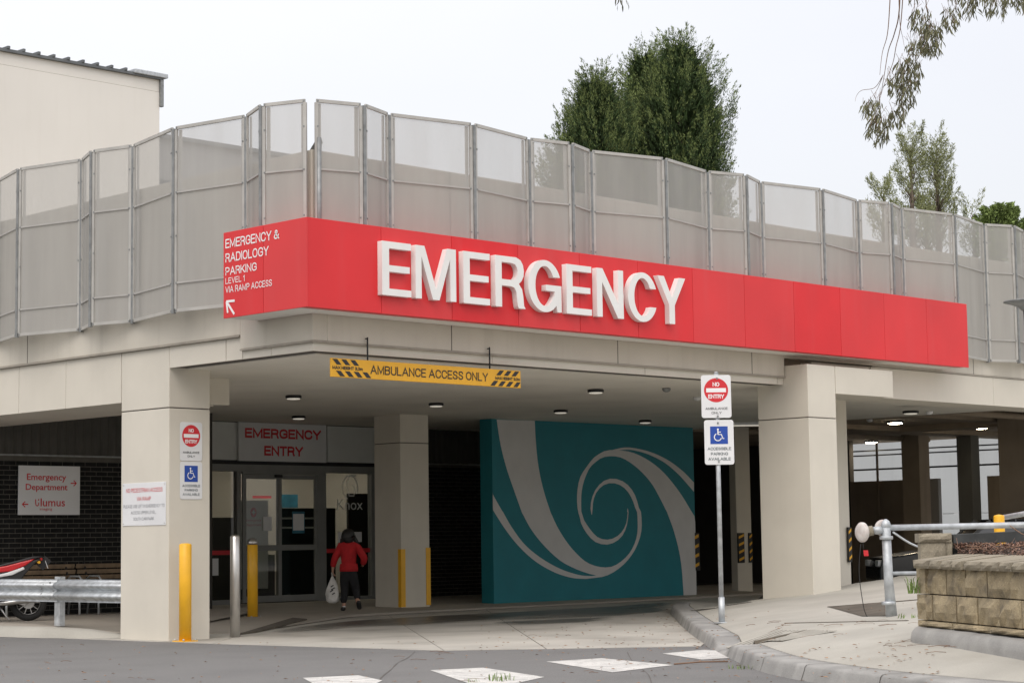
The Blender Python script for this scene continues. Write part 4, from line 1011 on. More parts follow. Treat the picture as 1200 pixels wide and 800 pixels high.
poly2d([arc(.25, .38, .12, .12, 0, 350, 10)], plD, ca.x, ca.z, .11, .13, M['redp'], DS, 'logo_mark', h=.004)

# ------------------------------------------------------------------ glazed emergency entry
DYW = 33.62; SZ = .14
EN = empty('entrance_glazing', (23.42, DYW, SZ), 'grey framed glazed entrance with sliding doors beneath the EMERGENCY ENTRY board', 'doorway')
def ex(px, y=620): return at(px, y, Y=DYW).x
def ez(y, px=330): return at(px, y, Y=DYW).z
xL, xR = 23.42, ex(441)
ztop, zhd = HC, ez(553)
zb_ = SZ
# vertical mullions
mull = [(xL, xL+.1), (ex(276), ex(280.5)), (ex(370.5), ex(380.5)), (xR-.18, xR)]
for a, b in mull: plainbox('mullion', M['alu'], EN, (a, b, DYW-.06, DYW+.08, zb_, zhd), .004)
plainbox('head_rail', M['alu'], EN, (xL, xR, DYW-.10, DYW+.1, zhd, ez(545)), .004)
plainbox('shadow_gap', M['dark'], EN, (xL, xR, DYW-.04, DYW+.1, ez(545)+.001, ez(541)))
plainbox('sill_rail', M['alu'], EN, (xL, ex(276), DYW-.05, DYW+.07, zb_, zb_+.09))
plainbox('sill_rail', M['alu'], EN, (ex(380.5), xR-.18, DYW-.05, DYW+.07, zb_, zb_+.07))
# two door leaves
def leaf(a, b, yo, nm='door'):
    z0, z1 = zb_+.02, zhd-.06
    d = MB(); st = .09
    zm0, zm1 = at(330, 644.5, Y=DYW).z, at(330, 638, Y=DYW).z
    d.box(a, a+st, DYW+yo-.02, DYW+yo+.02, z0, z1).box(b-st, b, DYW+yo-.02, DYW+yo+.02, z0, z1)
    d.box(a+st, b-st, DYW+yo-.02, DYW+yo+.02, z0, z0+.13).box(a+st, b-st, DYW+yo-.02, DYW+yo+.02, z1-.09, z1).box(a+st, b-st, DYW+yo-.02, DYW+yo+.02, zm0, zm1)
    o = d.build(nm, M['alu'], EN, .003)
    MB().box(a+st, b-st, DYW+yo-.004, DYW+yo+.004, z0+.13, z1-.09).build('pane', M['glass'], o)
    return o
leaf(ex(280.8), ex(326.5), -.09); leaf(ex(323), ex(371), -.03)
plainbox('door_track', M['alu'], EN, (ex(280.6), ex(370.4), DYW-.12, DYW+.02, zhd-.055, zhd-.001))
MB().box(ex(318), ex(326), DYW-.16, DYW-.1, zhd-.12, zhd-.06).build('door_sensor', M['dark'], EN, .01)
plainbox('pane', M['glass'], EN, (xL+.1, ex(276), DYW, DYW+.008, zb_+.09, zhd))
plainbox('pane', M['glass'], EN, (ex(380.5), xR-.18, DYW, DYW+.008, zb_+.07, zhd))
# red safety stripes on the fixed panes
for a, b in ((xL+.1, ex(276)), (ex(382), xR-.19)):
    plainbox('safety_stripe', M['redp'], EN, (a, b, DYW-.004, DYW-.001, ez(648.5), ez(643.5)))
# header panels and sign board
for a, b in ((xL, ex(278.5)), (ex(383.5), xR)):
    plainbox('header_panel', M['panelg'], EN, (a, b, DYW-.02, DYW+.05, ez(540), HC-.02), .003)
plainbox('header_backing', M['dark'], EN, (xL, xR, DYW+.051, DYW+.12, ez(541), HC))
ES = empty('entry_sign', (ex(280), DYW-.06, ez(540)), 'white board reading EMERGENCY ENTRY in red above the sliding doors', 'sign')
YE = DYW-.10
a, b = at(280, 494, Y=YE), at(382.5, 497, Y=YE); zb2 = at(280, 539.5, Y=YE).z; z1_ = min(a.z, HC-.005)
plainbox('sign_board', M['signw'], ES, (a.x, b.x, YE, YE+.06, zb2, z1_), .003)
plE = Plane((0, YE, 0), (1, 0, 0), (0, -1, 0))
line_on(plE, 'EMERGENCY', 287, 376, 501, 512.5, dict(Y=YE), M['redp'], ES, bold=.05)
line_on(plE, 'ENTRY', 309.5, 355, 522, 533.5, dict(Y=YE), M['redp'], ES, bold=.05)
# lettering and posters on the glass
plG = Plane((0, DYW-.002, 0), (1, 0, 0), (0, -1, 0)); gk = dict(Y=DYW-.002)
line_on(plG, 'Knox', 395, 425, 584.5, 597, gk, M['panelg'], EN, name='glass_lettering')
c = at(410, 571, **gk)
poly2d([strip2d(arc(0, 0, .42, .42, -30, 250, 24), .05)], plG, c.x, c.z, .5, .62, M['panelg'], EN, 'glass_logo', h=.004)
poly2d([strip2d([(.40, .45), (0, .42), (-.25, .1), (-.05, -.3), (.25, -.3), (.3, 0), (.1, .1)], .05)], plG, c.x, c.z, .45, .6, M['panelg'], EN, 'glass_logo', h=.005)
yd = DYW-.117
def poster(pxa, pxb, ya, yb, m, lab, Yp=None, nm='poster'):
    Yp = Yp or yd; a, b = at(pxa, ya, Y=Yp), at(pxb, ya, Y=Yp); zb = at(pxa, yb, Y=Yp).z
    e = empty(nm, (a.x, Yp, zb), lab, 'poster'); plainbox('sheet', M[m], e, (a.x, b.x, Yp, Yp+.003, zb, a.z)); return e, a, b, zb
e, a, b, zb = poster(308.5, 318.5, 605, 621.5, 'signw', 'small white paper notice taped inside the left door glass')
e, a, b, zb = poster(342.5, 357, 599, 624.5, 'deskb', 'blue bordered white notice on the right sliding door', DYW-.058)
plainbox('sheet_face', M['signw'], e, (a.x+.02, b.x-.02, DYW-.0605, DYW-.0585, zb+.06, a.z-.05))
e, a, b, zb = poster(249, 256, 654, 674, 'signw', 'white notice low on the fixed pane beside the pillar', DYW-.008)
e, a, b, zb = poster(396, 424, 623, 635, 'signw', 'pale notice on the right hand pane behind the person', DYW-.008)
# interior room
rm = empty('lobby', (25, 38.6, 0), 'beige lobby interior with a dark reception desk behind the glass doors', 'room')
plainbox('wall', M['inwall'], rm, (23.4, 36, 38.6, 38.8, 0, 3.9))
plainbox('side_wall', M['inwall'], rm, (23.2, 23.4, DYW+.42, 38.6, 0, 3.9))
plainbox('side_wall', M['inwall'], rm, (36, 36.2, EY+.25, 38.6, 0, 3.9))
plainbox('ceiling', M['ceil'], rm, (23.4, 36, DYW+.36, 38.6, 3.55, 3.6))
plainbox('floor', M['darkwall'], rm, (23.4, 36, DYW+.1, 38.6, .10, .15))
plainbox('ceiling_light', M['inlamp'], rm, (26.2, 27.4, 35.6, 36.2, 3.53, 3.549))
plainbox('ceiling_light', M['inlamp'], rm, (29.2, 30.4, 36.6, 37.2, 3.53, 3.549))
plainbox('ceiling_light', M['inlamp'], rm, (32.2, 33.4, 36.6, 37.2, 3.53, 3.549))
ds = empty('reception_desk', (28, 36.5, .15), 'black reception desk and screen inside the lobby', 'desk')
def ibox(pxa, pxb, ya, yb, Yp, th, m, par, nm):
    a, b = at(pxa, ya, Y=Yp), at(pxb, ya, Y=Yp); zb = at(pxa, yb, Y=Yp).z
    return plainbox(nm, M[m], par, (a.x, b.x, Yp, Yp+th, max(.15, zb), a.z))
ibox(329, 368, 595, 720, 36.0, .08, 'dark', ds, 'desk_front'); ibox(250, 286, 606, 720, 36.2, .06, 'dark', ds, 'cabinet')
ibox(380, 393, 595, 720, 35.6, .06, 'dark', ds, 'cabinet'); ibox(286, 322, 650, 720, 36.1, .06, 'dark', ds, 'desk_front')
ibox(408, 432, 578, 720, 35.4, .06, 'darkwall', ds, 'cabinet')
ibox(330, 368, 606, 608, 35.95, .04, 'panelg', ds, 'shelf'); ibox(330, 368, 617, 619, 35.95, .04, 'panelg', ds, 'shelf')
ib = empty('display_board', (26.5, 35.2, .15), 'grey freestanding board reading Emergency Department behind the left door', 'sign')
ibox(282, 314, 586, 690, 35.2, .04, 'panelg', ib, 'board')
plB = Plane((0, 35.2, 0), (1, 0, 0), (0, -1, 0)); bk = dict(Y=35.2)
line_on(plB, 'Emergency', 288, 306, 607.5, 611.5, bk, M['redp'], ib); line_on(plB, 'Department', 288, 306, 613, 617, bk, M['redp'], ib)
c = at(297, 600, **bk)
poly2d([arc(0, 0, .085, .11, 0, 350, 18)], plB, c.x, c.z, 1, 1, M['redp'], ib, 'emblem', h=.004)
poly2d([[(-.2, -.6), (.2, -.6), (.2, -.2), (.6, -.2), (.6, .2), (.2, .2), (.2, .6), (-.2, .6), (-.2, .2), (-.6, .2), (-.6, -.2), (-.2, -.2)]], plB, c.x, c.z, .085, .085, M['printw'], ib, 'emblem', h=.006)
e, a, b, zb = poster(329, 349, 579, 594.5, 'deskb', 'blue framed picture on the lobby wall above the desk', 37.5, 'picture')
e, a, b, zb = poster(296, 318, 580.5, 583.5, 'redp', 'thin red strip sign on the lobby wall', 37.5, 'picture')

# ------------------------------------------------------------------ ceiling lights
def clight(px, py_, z, lab, lit=False, r=.14):
    p = at(px, py_, Z=z); e = empty('ceiling_light', p, lab, 'ceiling light', 'round ceiling lights')
    MB().lathe(p, [(r*.8, 0), (r, -.01), (r, -.05), (r*.86, -.055)], 20).build('rim', M['dark'], e)
    MB().lathe(p+Vector((0, 0, -.0555)), [(r*.84, 0), (r*.8, -.014), (r*.5, -.02)], 20).build('lens', M['lens_on' if lit else 'lens'], e)
for px, py_, lab in ((344, 463, 'dim round ceiling light nearest the left pillar'), (350, 487, 'dim round ceiling light above the EMERGENCY ENTRY board'), (511, 472, 'dim round ceiling light to the right of the middle column top'),
                     (698, 456, 'dim round ceiling light nearest the canopy edge above the mural'), (657, 480, 'dim round ceiling light over the left half of the mural'), (756, 492, 'dim round ceiling light over the right half of the mural')):
    clight(px, py_, HC, lab)
clight(1049, 493, 4.10, 'brightly lit car park ceiling light right of the big pillar', True, .20)
clight(1149, 499, 4.10, 'brightly lit car park ceiling light farthest to the right', True, .20)
clight(1021, 516, 4.10, 'brightly lit car park ceiling light lowest in the opening', True, .20)
clight(1067, 481, 3.81, 'unlit ceiling light under the right hand beam', False, .16)
p = at(881, 494.5, Z=HC)
e = empty('tube_light', p, 'short fluorescent batten on the canopy ceiling beside the right pillar', 'ceiling light')
MB().obox(p+Vector((0, 0, -.03)), (1, 1, 0), (1, -1, 0), (0, 0, 1), .06, .5, .028).build('batten', M['signw'], e)
MB().tube([p+Vector((-.34, .34, -.075)), p+Vector((.34, -.34, -.075))], .016, 8).build('tube', M['lens'], e)
for px, py_, z in ((817, 465, HC), (781, 454.5, HC), (1089, 481.5, 3.81), (1019, 491, 4.1)):
    p = at(px, py_, Z=z); e = empty('smoke_detector', p, {817: 'white smoke detector just left of the sign pole', 781: 'tiny sprinkler head above the mural', 1089: 'white smoke detector beside the unlit beam light', 1019: 'small detector in the dark car park ceiling'}[px], 'detector', 'ceiling detectors')
    MB().lathe(p, [(.07, 0), (.075, -.03), (.05, -.06), (.02, -.07)], 14).build('housing', M['signw' if px != 781 else 'postg'], e)

# ------------------------------------------------------------------ guard rail
gp = at(69.5, 731.5, Z=LZ)
GX = gp.x-.05
GR = empty('guard_rail', (GX, gp.y, LZ), 'galvanised corrugated guard rail on square posts left of the pillar', 'guard rail')
zt_, zb_2 = at(69, 678.5, X=GX-.1).z, at(69, 705, X=GX-.1).z
def wbeam(y0, y1, xo):
    h = zt_-zb_2; pr = [(0, 0), (.0, .03), (-.075, .075), (-.075, .115), (-.005, .165), (-.005, .185), (-.075, .235), (-.075, .275), (0, .32), (0, .35)]
    pr = [(x, z/.35*h) for x, z in pr]; pr = spline(pr, 3); n_ = len(pr)
    vs = [(GX+xo+x, y0, zb_2+z) for x, z in pr]+[(GX+xo+x, y1, zb_2+z) for x, z in pr]+[(GX+xo+x+.006, y0, zb_2+z) for x, z in pr]+[(GX+xo+x+.006, y1, zb_2+z) for x, z in pr]
    fs = [(i, i+1, n_+i+1, n_+i) for i in range(n_-1)]+[(2*n_+i, 3*n_+i, 3*n_+i+1, 2*n_+i+1) for i in range(n_-1)]
    fs += [(i, 2*n_+i, 2*n_+i+1, i+1) for i in range(n_-1)]+[(n_+i, n_+i+1, 3*n_+i+1, 3*n_+i) for i in range(n_-1)]
    return MB().add(vs, fs, True).build('rail_beam', M['galv'], GR)
wbeam(25.25, 27.75, -.02); wbeam(27.45, 31.6, -.028); wbeam(31.4, 36, -.02)
for y in (gp.y, gp.y+4, gp.y+8):
    c_ = MB(); c_.box(GX+.005, GX+.105, y-.075, y+.075, LZ-.02, zt_+.04); c_.build('post', M['galv'], GR, .004)
mb = MB()
for (dy, dz) in ((.28, .27), (.28, .08), (.1, .30), (.1, .05), (.0, .175), (.34, .20), (.34, .12)):
    mb.lathe((GX-.085, gp.y+dy-.05, zb_2+dz), [(.012, 0), (.012, .02), (.004, .024)], 8, axis=(-1, 0, 0))
mb.build('bolts', M['postg'], GR, kind='stuff')
plainbox('end_marker', M['yel'], GR, (GX-.04, GX+.02, 25.18, 25.24, zb_2+.05, zt_-.03))

# ------------------------------------------------------------------ benches
def bench(x0, x1, y, z, lab):
    e = empty('bench', (x0, y, z), lab, 'bench', 'slatted benches against the brick wall')
    for k in range(4):
        zz = z+.56+k*.10; yy = y+.42+k*.03
        MB().obox(((x0+x1)/2, yy, zz), (1, 0, 0), (0, .95, .3), (0, -.3, .95), (x1-x0)/2, .012, .038).build('slat', M['wood'], e, .004)
    for k in range(4):
        MB().obox(((x0+x1)/2, y+.03+k*.1, z+.44), (1, 0, 0), (0, 1, 0), (0, 0, 1), (x1-x0)/2, .042, .014).build('slat', M['wood'], e, .004)
    for x in (x0+.18, x1-.18):
        MB().tube([(x, y+.0, z+.42), (x, y-.02, z+.62), (x, y+.06, z+.68), (x, y+.34, z+.68), (x, y+.44, z+.62)], .018, 8).build('armrest', M['galv'], e)
        MB().tube([(x-.05, y-.03, z), (x, y+.06, z+.42), (x, y+.34, z+.42), (x+.03, y+.47, z)], .02, 8).build('leg', M['galv'], e)
        MB().beam((x, y+.38, z+.42), (x, y+.55, z+.94), .03, .045).build('back_support', M['dark'], e)
xm = at(104, 670, Y=BY-.55).x
bench(xm-1.85, xm-.02, BY-.62, LZ, 'timber slat bench partly hidden by the motorbike')
bench(xm+.02, xm+1.85, BY-.62, LZ, 'timber slat bench running in behind the left pillar')

# ------------------------------------------------------------------ motorbike (rear half in view)
W0 = at(33, 727, Z=LZ); bd = Vector((-.85, .53, 0)).normalized(); bs = Vector((bd.y, -bd.x, 0)); WR = .30
MBK = empty('motorbike', W0, 'red and black motorbike parked behind the guard rail at the left edge', 'motorbike')
def bp(f, z, s=0.): return W0+bd*f+Vector((0, 0, z))+bs*s
def wheel(f, nm='wheel'):
    c = bp(f, WR)
    t = MB(); n1, n2 = 36, 10; vs = []
    for i in range(n1):
        a = 2*math.pi*i/n1
        for j in range(n2):
            b = 2*math.pi*j/n2; rr = WR-.055+.055*math.cos(b); vs.append(c+bd*math.cos(a)*rr+Vector((0, 0, 1))*math.sin(a)*rr+bs*.065*math.sin(b))
    t.add(vs, [(i*n2+j, ((i+1) % n1)*n2+j, ((i+1) % n1)*n2+(j+1) % n2, i*n2+(j+1) % n2) for i in range(n1) for j in range(n2)], True)
    w_ = t.build(nm, M['rubber'], MBK)
    r = MB(); rim = [c+bd*math.cos(a)*(WR-.10)+Vector((0, 0, 1))*math.sin(a)*(WR-.10) for a in [2*math.pi*i/30 for i in range(31)]]
    r.tube(rim, .016, 8, cap=False); r.lathe(c-bs*.06, [(.04, 0), (.05, .02), (.05, .10), (.04, .12)], 14, axis=bs)
    for i in range(10):
        a = 2*math.pi*i/10; r.beam(c+(bd*math.cos(a)+Vector((0, 0, 1))*math.sin(a))*.04, c+(bd*math.cos(a)+Vector((0, 0, 1))*math.sin(a))*(WR-.10), .014, .012)
    r.build('rim', M['chrome'], w_)
    MB().lathe(c-bs*.075, [(.10, 0), (.10, .005)], 20, axis=bs).build('brake_disc', M['chrome'], w_)
wheel(0); wheel(1.38)
def side_poly(pts, wd, nm, m, s0=0.):
    o = MB().prism([bp(f, z, s0-wd/2) for f, z in pts], bs*wd).build(nm, M[m], MBK, .015); fixn(o); return o
side_poly([(-.20, 1.02), (.10, .95), (.40, .88), (.62, .86), (.60, .74), (.36, .66), (.14, .64), (.06, .76), (-.08, .92)], .20, 'tail_cowl', 'dark')
side_poly([(-.10, 1.02), (.12, .97), (.36, .91), (.55, .88), (.50, .80), (.28, .82), (.05, .91)], .23, 'side_panel', 'bikered')
side_poly([(.08, .89), (.34, .80), (.52, .76), (.48, .72), (.26, .755), (.06, .85)], .235, 'trim_stripe', 'signw')
side_poly([(-.24, 1.06), (-.06, 1.06), (.16, 1.0), (.5, .92), (.5, .88), (.12, .96), (-.12, 1.02)], .16, 'seat', 'dark')
side_poly([(.5, .80), (.6, 1.02), (.95, 1.06), (1.15, .92), (1.05, .72), (.7, .66)], .26, 'tank', 'bikered')
side_poly([(.35, .62), (.9, .66), (1.0, .30), (.8, .22), (.4, .26)], .26, 'engine', 'dark')
side_poly([(1.05, .72), (1.3, 1.05), (1.45, 1.0), (1.4, .75), (1.2, .6)], .22, 'front_fairing', 'bikered')
MB().tube([bp(1.38, WR, .1), bp(1.1, 1.0, .1)], .025, 10).tube([bp(1.38, WR, -.1), bp(1.1, 1.0, -.1)], .025, 10).build('fork', M['chrome'], MBK)
MB().tube([bp(1.1, 1.05, .34), bp(1.12, 1.1, .15), bp(1.12, 1.1, -.15), bp(1.1, 1.05, -.34)], .015, 8).build('handlebar', M['dark'], MBK)
MB().tube([bp(0, WR, .09), bp(.45, .36, .09)], .025, 10).tube([bp(0, WR, -.09), bp(.45, .36, -.09)], .025, 10).build('swing_arm', M['chrome'], MBK)
MB().tube([bp(-.12, .36, -.16), bp(.0, .35, -.16), bp(.35, .30, -.14), bp(.7, .28, -.1)], [.045, .05, .04, .025], 12).build('exhaust', M['chrome'], MBK)
side_poly([(-.10, .48), (.06, .48), (.16, .28), (.05, .24)], .02, 'chain_guard', 'chrome', -.12)
MB().beam(bp(-.20, .99), bp(-.30, .90), .20, .012, up=bd.cross(Vector((0, 0, 1)))).build('plate_holder', M['dark'], MBK)
c = bp(-.29, .92)
MB().obox(c, bs, (bd*.35+Vector((0, 0, 1))), bd, .10, .07, .004).build('number_plate', M['signw'], MBK)
p0 = c
MB().obox(bp(-.20, 1.01), bs, (0, 0, 1), bd, .06, .02, .02).build('tail_light', M['tail'], MBK)
MB().tube([bp(.5, .3, -.05), bp(.30, .02, -.22)], .014, 8).build('side_stand', M['chrome'], MBK)
for s in (-.14, .14): MB().tube([bp(-.14, .96, s*.6), bp(-.17, .96, s)], .012, 6).lathe(bp(-.17, .96, s), [(.02, -.02), (.025, 0), (.01, .03)], 8, axis=bs).build('indicator', M['yelsign'], MBK)

# ------------------------------------------------------------------ handrail, hydrant caps
hp = onpath(1041.5, 722); dpt = (hp-EYE).dot(_d)
HR = empty('handrail', hp, 'galvanised pipe handrail with a thick end post beside the garden bed', 'handrail')
ztr = deep(1041, 618, dpt).z
rdir = Vector((.62, -.78, 0)).normalized()
A_ = Vector((hp.x, hp.y, ztr)); Bq = A_+rdir*4.6; Bq.z = ztr+.03
sd_ = Vector((_r.x, _r.y, 0)).normalized()
MB().tube([hp+sd_*.02, Vector((hp.x, hp.y, ztr))+sd_*.0], .056, 16).build('end_post', M['galv'], HR)
MB().tube([hp-sd_*-.07+Vector((0, 0, 0)), A_+sd_*-.02-Vector((0, 0, .02))], .035, 12).build('post', M['galv'], HR)
MB().tube([A_, Bq], .036, 12).build('top_rail', M['galv'], HR)
zm = deep(1041, 671.5, dpt).z; MB().tube([Vector((hp.x, hp.y, zm))+rdir*.04, Vector((hp.x, hp.y, zm))+rdir*4.6], .023, 10).build('middle_rail', M['galv'], HR)
for t in (1.9, 3.8):
    q = A_+rdir*t; MB().tube([Vector((q.x, q.y, path_z(q.x, q.y)-.05)), Vector((q.x, q.y, ztr))], .03, 10).build('post', M['galv'], HR)
mb = MB()
for z in (ztr-.12, path_z(hp.x, hp.y)+.16): MB().lathe((hp.x, hp.y, z), [(.075, -.022), (.082, -.015), (.082, .015), (.075, .022)], 16).build('collar', M['galv'], HR)
HY = empty('hydrant_outlets', A_, 'two round white capped hydrant outlets with a red tag on the handrail end', 'hydrant')
left = -sd_
c0 = A_+Vector((0, 0, -.03))
MB().tube([c0+left*.04, c0+left*.10, c0+left*.16], [.045, .05, .045], 14).build('outlet_pipe', M['galv'], HY)
MB().tube([c0+left*.16, c0+left*.27+Vector((0, 0, -.02))], .06, 16).build('coupling', M['cap'], HY)
MB().lathe(c0+left*.26+Vector((0, 0, -.02)), [(.10, 0), (.12, .02), (.122, .045), (.10, .07), (.05, .08), (.01, .082)], 22, axis=left*.9+Vector((-_d.x, -_d.y, 0))*.45).build('cap', M['hyd'], HY)
c1 = A_+sd_*-.02+Vector((0, 0, .0))+Vector((_d.x, _d.y, 0))*.12
MB().lathe(c1, [(.08, 0), (.10, .02), (.10, .05), (.08, .075)], 24, axis=(-_d.x, -_d.y, 0)).build('cap', M['hyd'], HY)
MB().lathe(A_+Vector((0, 0, .02)), [(.05, -.03), (.06, .02), (.045, .06), (.012, .085)], 12).build('hub', M['galv'], HY)
c2 = c0+left*.28
MB().tube([c2+Vector((0, 0, -.14)), c2+Vector((0, 0, -.22))], .006, 6).build('tag_wire', M['dark'], HY)
MB().obox(c2+Vector((0, 0, -.27))+left*-.03, sd_, (0, .1, 1), (-_d.x, -_d.y, 0), .028, .035, .004).build('tag', M['bikered'], HY)
wv = [c2+Vector((0, 0, -.16))+left*.03, c2+Vector((0, 0, -.5))+left*.06, c2+Vector((0, 0, -.9))+left*.02, c2+Vector((0, 0, -1.03))-left*.02]
MB().tube([Vector(p) for p in spline(wv, 5)], .005, 5).build('hanging_wire', M['dark'], HY)
ch = [A_+sd_*.08+Vector((0, 0, -.05)), A_+sd_*.35+Vector((0, 0, -.22)), A_+sd_*.75+Vector((0, 0, -.32)), A_+sd_*1.0+Vector((0, 0, -.34))]
MB().tube([Vector(p) for p in spline(ch, 5)], .014, 6).build('chain', M['galv'], HY)
# second rail behind, higher
p = deep(1168, 607.5, 27); q = deep(1230, 596.5, 26); e = empty('handrail', (p.x, p.y, .5), 'second galvanised handrail showing behind the garden bed at the right edge', 'handrail')
MB().tube([p, q], .035, 12).lathe(p, [(.04, -.01), (.04, .02), (.02, .03)], 12, axis=q-p).build('top_rail', M['galv'], e)
for t in (.06, .9):
    c = p.lerp(q, t); MB().tube([Vector((c.x, c.y, .5)), c], .028, 10).build('post', M['galv'], e)

# ------------------------------------------------------------------ garden bed: kerb, blocks, caps, mulch
gk0 = onpath(1054, 750)
wdv = Vector((.574, .819, 0)).normalized(); wn = Vector((-.819, .574, 0))     # along the wall away from camera; outward left normal
Ac = Vector((gk0.x, gk0.y, 0))
def on_bed(t, o): return Ac - wdv*t + wn*o
zk = gk0.z; dbed = (gk0-EYE).dot(_d)
def bz(y): return deep(1080, y, dbed).z
GB = empty('garden_bed', (Ac.x, Ac.y, zk), 'raised garden bed walled with split face blocks on a pale kerb', 'garden bed')
# kerb around: runs along the wall and turns round the far corner
kl = [Ac+Vector((3.4, -1.75, 0)), Ac+Vector((2.2, -.95, 0)), Ac+Vector((1.2, -.20, 0)), Ac+Vector((.55, .02, 0)), Ac+Vector((.14, -.07, 0)), on_bed(.45, .02), on_bed(1.2, 0), on_bed(3, 0), on_bed(6, 0), on_bed(11, 0)]
kd = [Vector((*p, 0)) for p in spline([(p.x, p.y) for p in kl], 5)]
KT = bz(733)-zk
pr = [(0, -.3), (.0, KT*.25), (-.015, KT*.65), (-.045, KT*.9), (-.10, KT), (-.40, KT)]
rows = []
for i, p in enumerate(kd):
    t = (kd[min(i+1, len(kd)-1)]-kd[max(i-1, 0)]).normalized(); nn = Vector((t.y, -t.x, 0))
    if nn.dot(Vector((-.5, -.2, 0))) < 0 and i > 20: nn = -nn
    z0 = path_z(p.x, p.y) if i < 26 else path_z(p.x, p.y)
    z0 = zk+(z0-zk)*.4
    rows.append([p+nn*o+Vector((0, 0, z0+z)) for o, z in pr])
k = len(pr)
fixn(MB().add([v for r in rows for v in r], [(i*k+j, i*k+j+1, (i+1)*k+j+1, (i+1)*k+j) for i in range(len(rows)-1) for j in range(k-1)], True).build('kerb', M['kerb'], GB))
ztop_k = zk+KT
def rough_block(c, du, dn, dz, L, D, Hh, m='block', nm='block', rough=.03, parent=GB):
    bm = bmesh.new(); bmesh.ops.create_grid(bm, x_segments=1, y_segments=1, size=1); bm.free()
    nu, nz_ = 5, 3; vs = []; fs = []
    for a in range(nu+1):
        for b in range(nz_+1):
            u_ = -1+2*a/nu; z_ = -1+2*b/nz_; edge_ = (a in (0, nu)) or (b in (0, nz_))
            o = D/2+(-.012 if edge_ else random.uniform(0, rough*1.6)); vs.append(c+du*(u_*L/2)+dz*(z_*Hh/2)+dn*o)
    for a in range(nu):
        for b in range(nz_): fs.append((a*(nz_+1)+b, (a+1)*(nz_+1)+b, (a+1)*(nz_+1)+b+1, a*(nz_+1)+b+1))
    k0 = len(vs)
    for a in (0, nu):
        for b in (0, nz_): vs.append(c+du*((-1+2*a/nu)*L/2)+dz*((-1+2*b/nz_)*Hh/2)-dn*D/2)
    # back corner indices: (0,0)=k0,(0,1)=k0+1,(1,0)=k0+2,(1,1)=k0+3
    bot = [a*(nz_+1) for a in range(nu+1)]; top = [a*(nz_+1)+nz_ for a in range(nu+1)]
    fs += [tuple(bot[::-1])+(k0, k0+2), tuple(top)+(k0+3, k0+1), tuple(range(nz_+1))+(k0+1, k0), tuple(nu*(nz_+1)+b for b in reversed(range(nz_+1)))+(k0+2, k0+3), (k0, k0+1, k0+3, k0+2)]
    o = MB().add(vs, fs).build(nm, M[m], parent); fixn(o); return o
UZ = Vector((0, 0, 1)); CH = (bz(665)-bz(725))/2
setb = -.16
zc = ztop_k-.165
HB = bz(725)-ztop_k
for row, hh in enumerate((HB, CH, CH)):
    t = .10+(.0 if row % 2 else -.02); first = True; zc0 = [ztop_k, ztop_k+HB, ztop_k+HB+CH][row]
    while t < 9.5:
        L = (.36 if first and row == 1 else .2 if first and row == 2 else random.uniform(.46, .60)) if row else .9
        c = on_bed(t+L/2, setb-.13+(-.015*row)); c.z = zc0+hh/2
        rough_block(c+wn*random.uniform(-.012, .012), -wdv, wn, UZ, L-.020, .26, hh-.012); t += L; first = False
    # end return blocks round the corner
    for k_ in range(3):
        dn = wdv; c = Ac+wdv*(-.10)-wn*(0); c = on_bed(-.0+.22, setb-.30-.62*k_-.0); c.z = zc0+hh/2
        rough_block(c, wn, wdv, UZ, .60, .24, hh-.008)
ct = ztop_k+HB+2*CH+.002
c = on_bed(5.0, setb-.15); c.z = (ztop_k+ct)/2-.02
MB().obox(c, wdv, wn, UZ, 4.75, .07, (ct-ztop_k)/2-.01).build('wall_core', M['mulchg'], GB)
t = .18; i = 0
while t < 9.5:
    L = (.42, .27, .29, .24, .44)[i % 5]; c = on_bed(t+L/2, setb-.19); c.z = ct+.06
    dnt = (wn*.99-UZ*.11).normalized(); dzt = (UZ*.99+wn*.11).normalized()
    rough_block(c+wn*random.uniform(-.02, .02)+UZ*random.uniform(-.004, .006), -wdv, dnt, dzt, L-.022, .50, .080, 'cap', 'cap_block', .014); t += L; i += 1
# raised rear corner stack: two blocks and a cap at the far end
e0 = on_bed(.0, setb-.50); 
zc0 = ct
c = deep(1093, 645, (e0-EYE).dot(_d)+.2); c.z = ct+.13
cu_, cn_ = Vector((_r.x, _r.y, 0)).normalized(), Vector((-_d.x, -_d.y, 0)).normalized()
sc2 = ((c-EYE).dot(_d))/F_PX
def stack(pxa, pxb, ya, yb, D, m, nm):
    a = deep(pxa, yb, (c-EYE).dot(_d)); b = deep(pxb, ya, (c-EYE).dot(_d)); m_ = (a+b)/2
    L = (pxb-pxa)*sc2; Hh = (yb-ya)*sc2; rough_block(Vector((m_.x, m_.y, m_.z))-cn_*D/2, cu_, cn_, UZ, L, D, Hh, m, nm, .012)
stack(1079.5, 1109, 635, 668, .16, 'cap', 'block'); stack(1109.5, 1117, 635, 668, .16, 'cap', 'block'); stack(1077, 1115.5, 624.5, 635, .22, 'cap', 'cap_block')
# sleeper edge at the back and mulch between
dz_ = (c-EYE).dot(_d)
a, b = deep(1116, 628.5, dz_+.1), deep(1290, 620, dz_+.3)
MB().obox((a+b)/2-UZ*.03, b-a, cn_, UZ, (b-a).length/2, .05, .055).build('sleeper', M['sleeper'], GB, .006)
a2, b2 = a-UZ*.25, b-UZ*.25
MB().obox((a2+b2)/2-UZ*.18, b-a, cn_, UZ, (b-a).length/2, .04, .32).build('sleeper', M['sleeper'], GB, .006)
